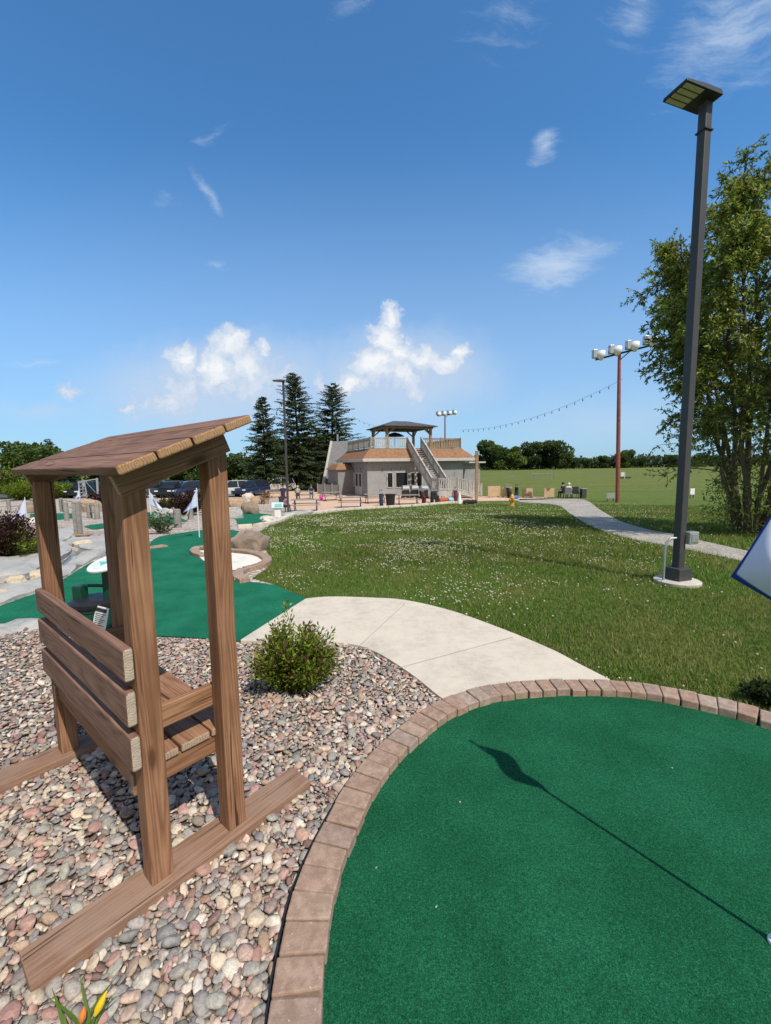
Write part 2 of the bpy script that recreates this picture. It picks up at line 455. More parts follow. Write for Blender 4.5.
def blobs(vec, lst):
    out = None
    for (x, y, ra, rb, rot, g) in lst:
        d = ray(x, y); mp = k.node('ShaderNodeMapping', vector_type='TEXTURE')
        mp.inputs['Location'].default_value = (d.x / d.y, d.z / d.y, 0); mp.inputs['Rotation'].default_value = (0, 0, R_(rot)); mp.inputs['Scale'].default_value = (ra / FOC, rb / FOC, 1)
        k.link(vec, mp.inputs[0])
        ln = k.node('ShaderNodeVectorMath', operation='LENGTH'); k.link(mp.outputs[0], ln.inputs[0])
        q = k.math('MULTIPLY', k.math('SUBTRACT', 1.0, ln.outputs['Value']), g)
        out = q if out is None else k.math('MAXIMUM', out, q)
    return k.math('MAXIMUM', out, -1.0)
cw = warp(17, .085)
cum = blobs(cw, [(184, 358, 17, 20, 0, 1), (206, 366, 18, 14, 0, 1), (231, 344, 22, 20, 0, 1.1), (218, 368, 36, 22, 0, 1), (246, 362, 28, 24, 0, .95), (263, 348, 9, 9, 0, .8), (190, 385, 44, 24, 0, .55), (240, 385, 50, 24, 0, .5), (165, 405, 44, 20, 0, .45), (270, 372, 40, 18, 0, .45), (126, 408, 10, 9, 0, .6), (70, 391, 16, 9, 0, .55),
    (391, 320, 17, 15, 0, 1.1), (386, 341, 20, 24, 0, 1.2), (399, 352, 26, 17, 0, 1.1), (422, 357, 26, 13, 0, 1), (376, 364, 36, 20, 0, 1.15), (352, 381, 24, 13, 25, 1), (402, 374, 30, 17, -12, .9), (442, 360, 24, 12, 12, 1), (460, 352, 17, 10, 10, 1), (335, 389, 20, 10, 0, .75), (318, 382, 8, 12, 0, .6), (415, 390, 22, 12, -25, .5)])
bn = k.noise(cw, 22, 6, .62)
dens = k.math('ADD', cum, k.math('ADD', k.math('MULTIPLY', k.math('SUBTRACT', bn, .5), 1.25), k.math('MULTIPLY', k.math('SUBTRACT', k.noise(cw, 75, 5, .65), .5), .45)))
cden = k.smooth(dens, -.02, .42)
haze = blobs(warp(7, .10), [(220, 385, 170, 62, 4, .8), (395, 380, 130, 62, 6, .85), (180, 410, 110, 25, 0, .5), (40, 410, 90, 14, 0, .3), (610, 420, 160, 34, 0, .28)])
hn = k.noise(P0.outputs[0], 9, 6, .65)
hden = k.math('MULTIPLY', k.smooth(k.math('ADD', haze, k.math('MULTIPLY', k.math('SUBTRACT', hn, .5), .35)), -.05, .6), .75)
# high thin cirrus, stretched
cir = blobs(warp(5, .10), [(208, 188, 9, 34, 28, .8), (215, 133, 26, 8, 30, .4), (545, 148, 14, 24, -20, .75), (556, 262, 60, 28, 8, 1.1), (735, 30, 90, 60, 35, .75), (640, 10, 30, 40, -20, .5), (212, 266, 14, 7, 0, .6), (505, 15, 40, 40, 40, .35), (40, 362, 40, 5, 3, .4), (165, 192, 16, 9, 0, .4), (350, 3, 30, 20, 0, .4)])
mpc = k.node('ShaderNodeMapping'); mpc.inputs['Rotation'].default_value = (0, 0, R_(-35)); mpc.inputs['Scale'].default_value = (3, 14, 1); k.link(warp(4, .12), mpc.inputs[0])
cn = k.noise(mpc.outputs[0], 2.2, 7, .68)
ciden = k.math('MULTIPLY', k.smooth(k.math('ADD', cir, k.math('MULTIPLY', k.math('SUBTRACT', cn, .5), 1.5)), .05, 1.15), .62)
skyc = k.mix(1.0, sky.outputs[0], (.48, .90, 1.14), 'MULTIPLY')
scale = k.node('ShaderNodeVectorMath', operation='SCALE'); k.link(skyc, scale.inputs[0]); scale.inputs['Scale'].default_value = SKY_STR
vclamp = k.smooth(V_, .0, .75)
base = k.mix(k.math('SUBTRACT', 1.0, vclamp), scale.outputs[0], k.mix(.72, scale.outputs[0], (.38, .54, .77)))
shade = k.ramp(k.math('ADD', k.math('MULTIPLY', dens, .55), k.math('MULTIPLY', k.noise(cw, 40, 4, .6), .35)), [(.12, (.44, .57, .78)), (.45, (.68, .76, .88)), (.70, (.95, .96, .97))])
c1 = k.mix(k.math('MULTIPLY', hden, front), base, (.56, .68, .85))
c1 = k.mix(k.math('MULTIPLY', ciden, front), c1, (.70, .80, .92))
c1 = k.mix(k.math('MULTIPLY', k.math('MULTIPLY', cden, .92), front), c1, shade)
# unseen pale haze added behind the camera to neutralise the blue fill
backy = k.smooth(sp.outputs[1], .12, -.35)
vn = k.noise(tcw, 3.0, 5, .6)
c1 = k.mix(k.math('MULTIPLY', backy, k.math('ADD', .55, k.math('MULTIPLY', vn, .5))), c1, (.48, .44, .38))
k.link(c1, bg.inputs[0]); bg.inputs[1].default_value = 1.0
sl = bpy.data.lights.new('sun', 'SUN'); sl.energy = 4.5; sl.angle = R_(.53); sl.color = (1, .94, .84)
so = bpy.data.objects.new('sun', sl); C.objects.link(so)
sd = Vector((SUN_H.x * math.cos(SUN_EL), SUN_H.y * math.cos(SUN_EL), math.sin(SUN_EL)))
so.rotation_euler = sd.to_track_quat('Z', 'Y').to_euler(); so.location = (20, -20, 40)

# ------------------------------------------------------------------ ground sheets
def curve(pts, closed=False, n=5): return [tuple(v[:2]) for v in catmull([(p[0], p[1], 0) for p in pts], n, closed)]

ys = [-40, -10, 0, 3] + [3.5 + .5 * i for i in range(68)] + [40, 60, 90, 130, 200, 400, 900]
gv = []; gf = []
for y in ys:
    for x in (-900, -60, 0, 60, 900): gv.append((x, y, T(y)))
for i in range(len(ys) - 1):
    for j in range(4): a = i * 5 + j; gf.append((a, a + 1, a + 6, a + 5))
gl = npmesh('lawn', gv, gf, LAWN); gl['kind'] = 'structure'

# centre line of the outer face of the paver ring, in the ground plane (ring top at .07)
ring_px = [(268, 1024), (276.6, 962), (292.6, 891), (310, 848), (323, 823), (346, 782.6), (371, 752), (399, 725.7), (427.6, 706), (449, 695.5), (477, 686.6), (506, 682), (550, 679), (600, 679), (638, 682), (679, 688.7), (723, 698), (771, 711)]
ring = []
for a in ring_px:
    r = ray(*a); t = (.07 - EYE) / r.z; ring.append((r.x * t, r.y * t))
ring = [(-.33, .62), (-.37, .88)] + ring + [(3.0, 2.36), (3.25, 1.9)]
ringc = [Vector((p[0], p[1], 0)) for p in curve(ring, n=8)]
def offset(path, d):
    out = []
    for i, p in enumerate(path):
        t = (path[min(i + 1, len(path) - 1)] - path[max(i - 1, 0)]).normalized()
        out.append(p + Vector((t.y, -t.x, 0)) * d)
    return out
green_edge = [tuple(p[:2]) for p in offset(ringc, .12)]
GREEN = green_edge + [(3.1, .3), (1.5, -.6), (.1, -.2)]
sheet('putting_green', GREEN, .018, TURF, step=.3)

pave_outer = [tuple(p[:2]) for p in offset(ringc, .05)]
walk_out = curve([tuple(at(*p)[:2]) for p in [(306, 601), (330, 599), (370, 600), (405, 602.5), (450, 613), (500, 631), (550, 652), (580, 668), (609, 683)]])
walk_in = curve([tuple(at(*p)[:2]) for p in [(447, 706), (436, 698), (410, 677), (375, 655), (345, 646.5), (300, 645), (241, 644)]])
cut = [p for p in pave_outer if walk_in[0][0] < p[0] < walk_out[-1][0] and p[1] > 2.7]
WALKP = walk_out + cut[::-1] + walk_in + [tuple(at(241, 643)[:2])]
sheet('sidewalk', WALKP, .035, WALK, step=.3)
# side faces and saw-cut joints of the sidewalk
k2 = MB()
for pl in (walk_out, walk_in):
    for a, b in zip(pl, pl[1:]):
        k2.add([(a[0], a[1], T(a[1]) - .03), (b[0], b[1], T(b[1]) - .03), (b[0], b[1], T(b[1]) + .035), (a[0], a[1], T(a[1]) + .035)], [(0, 1, 2, 3)])
tag(k2.build('sidewalk_edge', WALK), kind='structure')
k2 = MB()
for a, b in (((405, 603.5), (357, 648)), ((513, 637), (398, 668))):
    a, b = at(*a, .037), at(*b, .037); d = (b - a).normalized() * .004; n = Vector((-d.y, d.x, 0))
    k2.add([a + n, b + n, b - n, a - n], [(0, 1, 2, 3)])
tag(k2.build('sidewalk_joint', plain('joint_dirt', (.36, .32, .26), .9)), kind='structure')

# second green
GA = px((-120, 640), (-60, 616), (0, 607.6), (20, 600), (43, 592.6), (64, 580), (88, 565), (120, 553), (148, 547.7), (152, 541), (160, 537), (171, 535), (201, 530.5), (231, 530.2), (240, 532), (238, 538), (232, 545), (236, 549), (232, 571), (243, 578), (250, 583), (274, 586), (300, 597), (307, 599.5), (270, 624), (240, 643), (200, 640), (156, 637.6), (100, 632), (38, 620), (0, 626), (-60, 640))
LEFT = px((306, 600), (300, 596), (274, 585), (252, 579), (268, 568), (272, 560), (262, 545), (258, 533), (270, 526), (291, 516), (292, 508), (280, 500), (262, 495), (120, 495), (0, 499), (-150, 503), (-420, 540), (-600, 640), (-200, 645), (0, 640), (40, 634), (100, 640), (240, 645))
sheet('gravel_yard', LEFT, .006, PINKGR, step=.6)
sheet('putting_green', GA, .022, TURFB, step=.4)
for nm, pts in (('B', [(227, 503), (233, 505), (239, 510), (246, 513), (262, 514), (272, 515), (267, 518), (266, 522), (268, 524), (255, 525), (238, 526.5), (236, 520), (228, 516)]),
                ('C', [(110, 512), (144, 512.4), (164.5, 513), (176, 516), (187, 521), (177, 523.5), (160, 527), (146, 527.5), (110, 526)]),
                ('D', [(30, 514), (58, 513.5), (76, 514), (78, 518), (60, 520), (30, 520)]), ('E', [(84, 527), (90, 525.3), (104, 523.8), (112, 524), (110, 528), (93, 530)])):
    sheet('putting_green', px(*pts), .022, TURFB, step=.5)
BUNK = px((196, 556), (196, 552), (210, 551), (231, 554), (250, 556), (263, 559.5), (266, 564), (258, 568), (248, 570.5), (240, 572), (215, 571))
sheet('sand_bunker', BUNK, .030, SAND, step=.3)
# pebble bed
PEB = [tuple(p[:2]) for p in ringc if True][:]
i0 = min(range(len(ringc)), key=lambda i: (ringc[i].xy - Vector(walk_in[0])).length)
PEB = [tuple(p[:2]) for p in ringc[:i0 + 1]] + walk_in[1:] + px((200, 641), (156, 638), (100, 633), (38, 622), (0, 628)) + [(-7.5, 4.3), (-7.5, .3), (-.6, .3)]
sheet('pebble_bed', PEB, .003, BEDM, step=.4)
# gravel path to the right
path_u = [(546, 499), (575, 499), (589.6, 502), (605, 513), (619.5, 521), (647.6, 529.5), (676, 534.5), (697, 540), (746, 551), (800, 562), (900, 590)]
path_l = [(900, 606), (800, 574), (739, 561), (711, 555), (672, 547), (633.6, 540), (605, 532), (584, 523), (570, 514), (556, 505), (520, 502), (520, 499)]
PATHP = curve(px(*path_u), n=4) + curve(px(*path_l), n=4)
sheet('gravel_path', PATHP, .012, PATHM, step=.6)
PATIOP = px((262, 495), (280, 500), (292, 509), (291, 514.5), (319, 513), (338, 510.5), (365, 508.5), (410, 506), (440, 503), (480, 501.2), (520, 500.5), (548, 499.5), (546, 497.2), (480, 496.4), (440, 496), (360, 494), (330, 491.5), (300, 491), (262, 492))
sheet('patio', PATIOP, .012, PATIO, step=1.0)
sheet('parking_lot', px((-200, 499), (0, 498), (120, 494.8), (262, 494.8), (262, 489), (0, 488), (-200, 490)), .010, ASPH, step=2.5)

# ------------------------------------------------------------------ covered bench
BYAW, BO = .8738, Vector((-.972, 1.574, 0))
bu, bv = Vector((-math.sin(BYAW), math.cos(BYAW), 0)), Vector((math.cos(BYAW), math.sin(BYAW), 0))
bench = thing('covered_bench', 'brown timber bench under a slanted plank roof, standing on pebbles', 'bench', BO)
def L(u, v, z): return bu * u + bv * v + Vector((0, 0, z))
PW, BD, BL = .088, .342, 1.291
RZ0, RSL = 1.652, .405          # rafter underside at the back post and its slope
for u in (0, BL):
    cu = u + PW / 2
    board(bench, 'skid_beam', L(cu, -.40, .022), L(cu, .80, .022), .165, .085, WBASE, bev=.006)
    for v in (0, BD):
        top = RZ0 + RSL * (v + .043) + .03
        board(bench, 'post', L(cu, v + PW / 2, .063), L(cu, v + PW / 2, top), PW, PW, WOOD, up=bv, bev=.005)
    for sgn in ((-1,) if u == 0 else (1,)):
        uu = (u + .0145) if sgn < 0 else (u + PW - .0145)
        board(bench, 'rafter', L(uu, -.012, RZ0 + .045), L(uu, .432, RZ0 + .045 + .405 * .444), .037, .088, WOOD, bev=.003)
nrm = (bu.cross(Vector((0, 0, 1))) * 0 + Vector((0, 0, 1)) - bv * RSL).normalized()
dv = (bv + Vector((0, 0, RSL))).normalized()
for i, wv in enumerate((.142, .140, .143, .130)):
    s0 = -.052 + sum((.142, .140, .143, .130)[:i]) + .005 * i + wv / 2
    ctr = lambda u: L(u, 0, RZ0 + .123 + random.uniform(-.0015, .0015)) + dv * s0
    board(bench, 'roof_plank', ctr(-.125 + random.uniform(-.004, .004)), ctr(BL + PW + .19 + random.uniform(-.02, .01)), wv, .036, WROOF, up=nrm, bev=.007)
for z0, z1, e in ((.953, 1.084, 0), (.768, .906, .006), (.588, .728, -.004)):
    board(bench, 'back_board', L(.0 + e, -.0195, (z0 + z1) / 2), L(1.352 + e, -.0195, (z0 + z1) / 2), .036, z1 - z0, WBACK, up=(0, 0, 1), bev=.007)
for u in (.018 + PW, BL - .018):
    board(bench, 'arm_rail', L(u, .002, .708), L(u, BD + PW - .004, .708), .036, .10, WOOD, bev=.005)
    board(bench, 'seat_rail', L(u, -.01, .470), L(u, BD + PW - .004, .470), .036, .088, WOOD, bev=.004)
for v in (.062, .205, .345):
    board(bench, 'seat_plank', L(PW - .012, v + .045, .5335), L(BL + .012, v + .045, .5335), .132, .036, WOOD, bev=.006)
board(bench, 'seat_apron', L(PW + .004, .020, .47), L(BL - .004, .020, .47), .034, .085, WOOD, bev=.004)

# ------------------------------------------------------------------ paver edging
def paver_mat():
    m, k, b = newmat('concrete_paver', .9, .15)
    oi = k.node('ShaderNodeObjectInfo').outputs['Random']
    P = k.node('ShaderNodeNewGeometry').outputs['Position']
    base = k.ramp(oi, [(.0, (.44, .31, .235)), (.35, (.395, .27, .205)), (.6, (.45, .325, .245)), (.85, (.38, .28, .225)), (1, (.50, .40, .33))])
    n1 = k.noise(P, 24, 5, .65); n2 = k.noise(P, 220, 3, .75)
    c = k.mix(k.smooth(n1, .35, .68), k.mix(1.0, base, (.72, .68, .66), 'MULTIPLY'), base)
    c = k.mix(k.math('MULTIPLY', k.smooth(n2, .52, .75), .55), c, k.mix(1.0, c, (.5, .5, .5), 'MULTIPLY'))
    c = k.mix(k.math('MULTIPLY', k.smooth(k.noise(P, 60, 2, .6), .66, .74), .7), c, (.58, .52, .45))
    k.link(c, b.inputs['Base Color']); bump(k, b, k.math('ADD', n2, n1), .6, .004)
    return m
PAVER = paver_mat()

def paver_run(root, path, width, h, length, z0=0.0, gap=.005):
    """one bevelled block after another along a ground path"""
    P = [Vector((p[0], p[1], 0)) for p in path]; acc = [0]
    for a, b in zip(P, P[1:]): acc.append(acc[-1] + (b - a).length)
    def pos(s):
        s = min(max(s, 0), acc[-1] - 1e-6)
        for i in range(len(P) - 1):
            if acc[i + 1] >= s: return P[i].lerp(P[i + 1], (s - acc[i]) / max(1e-9, acc[i + 1] - acc[i]))
    s = 0
    while s < acc[-1] - length * .4:
        a, b = pos(s), pos(min(s + length, acc[-1])); t = (b - a).normalized(); n = Vector((t.y, -t.x, 0))
        ln = (b - a).length; c = (a + b) / 2
        j = random.uniform(-.004, .004); wd = width + random.uniform(-.004, .004)
        zt = T(c.y) + z0 + h + random.uniform(-.003, .003); zb = T(c.y) + z0 - .03
        flare = wd / 2 * .5 * length * 0
        q = [a + t * gap / 2 - n * 0 + n * j, b - t * gap / 2 + n * j, b - t * (gap / 2 + INNER[0]) + n * (wd + j), a + t * (gap / 2 + INNER[0]) + n * (wd + j)]
        kk = MB().add([(p.x, p.y, zb) for p in q] + [(p.x, p.y, zt + random.uniform(-.002, .002)) for p in q],
                      [(3, 2, 1, 0), (4, 5, 6, 7), (0, 1, 5, 4), (1, 2, 6, 5), (2, 3, 7, 6), (3, 0, 4, 7)])
        o = kk.build('paver', PAVER, root, bevel=.007, seg=2); s += length
INNER = [.006]
pb = thing('paver_border', 'curved row of tan concrete pavers edging the large green in front', 'edging')
paver_run(pb, ringc, .165, .07, .117)
eb = MB()
for a, b in zip(offset(ringc, -.012), offset(ringc, -.012)[1:]): eb.beam(a + Vector((0, 0, .012)), b + Vector((0, 0, .012)), .006, .07)
tag(eb.build('landscape_edging', BLACKPL), 'thin black plastic strip between the pebbles and the front pavers', 'edging strip')
INNER[0] = .012
pb2 = thing('paver_border', 'winding brick border around the white sand bunker', 'edging')
paver_run(pb2, curve(px((200, 559), (192, 556.5), (190.5, 552.5), (197, 549.5), (212, 549), (231, 551.5), (251, 553.5), (266, 557.5), (272, 562.5), (267, 567.5), (257, 570.5), (249, 572.5), (243.5, 576), (245, 580.5), (252, 583.5))), .17, .09, .2)
pb3 = thing('paver_border', 'short brick border by the brown boulder along the far end of the green', 'edging')
paver_run(pb3, curve(px((228, 543), (235, 539), (238, 535.5), (241, 533), (252, 531.5))), .17, .08, .22)
pb4 = thing('paver_border', 'flat pinkish slab edge at the left end of the second green', 'edging')
paver_run(pb4, px((128, 551), (166, 546)), .3, .05, .4)

# ------------------------------------------------------------------ pebbles (uncountable)
def ico(sub):
    bm = bmesh.new(); bmesh.ops.create_icosphere(bm, subdivisions=sub, radius=1)
    v = np.array([x.co[:] for x in bm.verts]); f = np.array([[x.index for x in p.verts] for p in bm.faces]); bm.free(); return v, f

def pebbles():
    V2, F2 = ico(2); V1, F1 = ico(2)
    shapes = []
    for i in range(24):
        sc = np.array([1, random.uniform(.55, .95), random.uniform(.30, .52)])
        d = np.array([noise.noise(Vector(v * 1.25) + Vector((i * 7.1, 0, 0))) for v in V2])
        v = np.sign(V2) * np.abs(V2) ** random.uniform(.75, 1.0)
        shapes.append(v * (1 + .42 * d[:, None]) * sc)
    pal = np.array([(.40, .225, .185), (.52, .385, .32), (.66, .55, .43), (.72, .66, .56), (.29, .29, .265), (.23, .245, .245), (.30, .30, .285), (.21, .115, .10), (.44, .33, .23), (.20, .185, .18), (.46, .42, .38), (.34, .27, .24), (.50, .30, .25), (.36, .36, .32)])
    wt = np.array([6, 10, 12, 9, 7, 6, 7, 5, 9, 3, 11, 9, 5, 7], float); wt /= wt.sum()
    pts = []; cell = {}
    holes = [[(L2.x, L2.y) for L2 in (BO + L(u0, -.40, 0), BO + L(u0, .80, 0), BO + L(u0 + .165, .80, 0), BO + L(u0 + .165, -.40, 0))] for u0 in (-.04, BL - .04)]
    N = 280000
    # the density falls off away from the bench: nearer stones are the ones one can see
    xs = []; 
    ang = rng.uniform(-1.45, .35, N); rr = np.exp(rng.uniform(math.log(.85), math.log(8.0), N))
    x = np.sin(ang) * rr; y = np.cos(ang) * rr
    ok = inpoly(x, y, PEB) & (y > .7) & (x > -1.15 * y - .7)
    for h in holes: ok &= ~inpoly(x, y, h)
    x, y = x[ok], y[ok]
    size = np.clip(np.exp(rng.normal(math.log(.0108), .38, len(x))), .0055, .032)
    order = np.argsort(-size + rng.normal(0, .004, len(x)))
    CS = .08
    for i in order:
        r = size[i]; cx, cy = int(x[i] // CS), int(y[i] // CS); good = True
        for a in (-1, 0, 1):
            for b in (-1, 0, 1):
                for (qx, qy, qr) in cell.get((cx + a, cy + b), ()):
                    if (qx - x[i]) ** 2 + (qy - y[i]) ** 2 < (.68 * (qr + r)) ** 2: good = False; break
                if not good: break
            if not good: break
        if good:
            cell.setdefault((cx, cy), []).append((x[i], y[i], r)); pts.append((x[i], y[i], r))
    vs, fs, cs = [], [], []; o = 0
    nv = len(V2)
    for (a, b, r) in pts:
        s = shapes[random.randrange(24)]
        e = Matrix.Rotation(random.uniform(0, 2 * PI), 3, 'Z') @ Matrix.Rotation(random.gauss(0, .32), 3, 'X') @ Matrix.Rotation(random.gauss(0, .32), 3, 'Y')
        v = (s * r * 1.12) @ np.array(e).T + np.array((a, b, T(b) + .004 + r * .42 + random.uniform(0, .012)))
        vs.append(v); fs.append(F2 + o); o += nv
        c = (pal[rng.choice(len(pal), p=wt)] * .80 + np.array((.42, .34, .285)) * .20) * random.uniform(.85, 1.1) * np.array((1, random.uniform(.95, 1.03), random.uniform(.93, 1.04)))
        cs.append(np.tile(c, (nv, 1)))
    m, k, bs = newmat('river_pebble', .65, .3)
    at_ = k.node('ShaderNodeAttribute', attribute_name='Col').outputs['Color']
    P = k.node('ShaderNodeNewGeometry').outputs['Position']
    n1 = k.noise(P, 55, 5, .7, 1.0); n2 = k.noise(P, 420, 3, .7)
    c = k.mix(k.smooth(n1, .35, .65), k.mix(1.0, at_, (.72, .70, .70), 'MULTIPLY'), k.mix(1.0, at_, (1.12, 1.1, 1.08), 'MULTIPLY'))
    c = k.mix(k.math('MULTIPLY', k.smooth(n2, .55, .75), .4), c, k.mix(1.0, c, (.55, .55, .55), 'MULTIPLY'))
    k.link(c, bs.inputs['Base Color']); bump(k, bs, k.math('ADD', n1, n2), .3, .003)
    print('pebbles', len(pts))
    ob = npmesh('pebbles', np.concatenate(vs), np.concatenate(fs), m, None, np.concatenate(cs), True)
    tag(ob, 'rounded multicoloured river pebbles covering the bed under the bench', 'pebbles', None, 'stuff')
pebbles()

# ------------------------------------------------------------------ flag on the front green
FP = at(777, 944, .018); fdir = Vector((-.6, .8, 0)).normalized()
ff = thing('golf_flag', 'white blue-hemmed flag on a pole, cut by the right photo edge', 'golf flag', FP)
STICK = plain('flagstick', (.75, .75, .72), .4, 0, .06)
MB().tube([(0, 0, 0), (0, 0, 1.93)], .008, 10).ball((0, 0, 1.935), .014, 10).build('flag_pole', STICK, ff, True)
MB().lathe([(.026, -.004), (.028, .004), (.026, .012), (.018, .016), (.014, .035), (.011, .05), (.008, .052)], (0, 0, 0), 24).build('cup_ferrule', WHITE, ff, True)
def hit_plane(pxx, pyy):
    r = ray(pxx, pyy); n = Vector((fdir.y, -fdir.x, 0)); t = n.dot(FP - Vector((0, 0, EYE))) / n.dot(r)
    p = Vector((0, 0, EYE)) + r * t - FP; return p.dot(fdir), p.z
cC = hit_plane(730.5, 576.5); cE = hit_plane(771, 522.5); cF = hit_plane(771, 603)
def ext(a, b, s): t = (s - a[0]) / (b[0] - a[0]); return a[1] + (b[1] - a[1]) * t
zA, zD = ext(cC, cE, .012), ext(cC, cF, .012)
print('flag', cC, cE, cF, zA, zD)
WFLAG, kf, bf = newmat('flag_cloth', .85, .1)
kf.link(kf.node('ShaderNodeAttribute', attribute_name='Col').outputs['Color'], bf.inputs['Base Color']); bf.inputs['Transmission Weight'].default_value = 0
def flag_mesh(name, A, Cc, D, B, hem, n=22, ripple=.02):
    """cloth panel A(hoist top) - Cc(fly top) - D(fly bottom) - B(hoist bottom), with a coloured hem"""
    v = []; col = []; f = []
    for i in range(n + 1):
        for j in range(n + 1):
            s, t = i / n, j / n
            top_ = A * (1 - s) ** 2 + KC * 2 * s * (1 - s) + Cc * s * s
            p = top_ * (1 - t) + (B * (1 - s) + D * s) * t
            off = math.sin(s * 2 * PI + .6 * t) * ripple * math.sin(PI * min(1, t * .9 + .05)) + ripple * .4 * math.sin(PI * t) * s * (1 - s)
            p = p + Vector((fdir.y, -fdir.x, 0)) * off
            v.append(p); e = min(s if name != 'x' else s, 1 - s, t, 1 - t)
            col.append((.02, .06, .30) if e < hem else (.66, .72, .90))
    for i in range(n):
        for j in range(n): f.append((i * (n + 1) + j, (i + 1) * (n + 1) + j, (i + 1) * (n + 1) + j + 1, i * (n + 1) + j + 1))
    return v, f, col
KC = Vector((0, 0, ext(cC, cE, cC[0] * .45))) + fdir * cC[0] * .45; A = Vector((0, 0, 1.90)) + fdir * .01; Cc = fdir * cC[0] + Vector((0, 0, cC[1])); D = fdir * .012 + Vector((0, 0, zD)); B = Vector((0, 0, 1.5)) + fdir * .006
v, f, col = flag_mesh('flag', A, Cc, D, B, .035, 60, .08)
npmesh('flag', v, f, WFLAG, ff, col, True)

# bits of debris on the green
DEB = plain('dry_petal', (.62, .60, .50), .8)
for i, (x, y) in enumerate(((672, 768), (436, 907), (460, 802), (376, 868))):
    q = at(x, y, .024); k_ = MB().box((0, 0, 0), (random.uniform(.005, .009), .003, .002), random.uniform(0, 3)).box((.004, .003, .001), (.004, .002, .0015), 1.0)
    tag(k_.build('dry_petal', DEB, None, loc=q), 'tiny pale dry petal lying on the big front green', 'petal', 'petals on the front green')

# ------------------------------------------------------------------ big lamp post
lp0 = at(677, 583); LYAW = R_(17.5)
lp = thing('lamp_post', 'tall dark square lamp post with flat LED head, beside the gravel path', 'lamp post', lp0, LYAW)
MB().lathe([(.30, -.1), (.30, .045), (.27, .06)], (0, 0, 0), 32).build('footing', CONC, lp, True)
MB().box((0, 0, .15), (.255, .255, .18)).build('base_cover', DARKGREY, lp, bevel=.01)
HZ = 6.43
MB().box((0, 0, .06 + HZ / 2), (.114, .114, HZ - .0)).build('pole', DARKGREY, lp, bevel=.012)
kk = MB(); kk.add([(.075, -.17, HZ + .02), (.075, .17, HZ + .02), (-.55, .17, HZ + .045), (-.55, -.17, HZ + .045), (.075, -.15, HZ + .10), (.075, .15, HZ + .10), (-.17, .15, HZ + .11), (-.17, -.15, HZ + .11), (-.54, .16, HZ + .085), (-.54, -.16, HZ + .085)],
    [(0, 1, 2, 3), (0, 4, 5, 1), (4, 7, 6, 5), (7, 9, 8, 6), (9, 3, 2, 8), (1, 5, 6), (1, 6, 2), (6, 8, 2), (0, 7, 4), (0, 3, 7), (3, 9, 7)])
head = kk.build('lamp_head', BLACKMETAL, lp, bevel=.004)
for j in range(4):
    MB().box((-.375, -.115 + j * .077, HZ + .034), (.30, .060, .012), 0, 0, R_(2.3)).build('light_panel', LAMPGLASS, head, bevel=.003)
MB().box((0, 0, HZ - .32), (.145, .145, .02)).build('pole_strap', BLACKMETAL, lp, bevel=.003)
MB().tube([(-.235, .03, -.02), (-.235, .03, .50), (-.22, .03, .60), (-.15, .02, .67), (-.05, .0, .68)], .017, 10).build('conduit', GALV, lp, True)
bx = MB().box((.13, -.07, .68), (.18, .11, .18)).build('outlet_box', GALV, lp, bevel=.012)
MB().box((.13, -.128, .68), (.12, .012, .12)).build('box_cover', GALV, bx, bevel=.004)

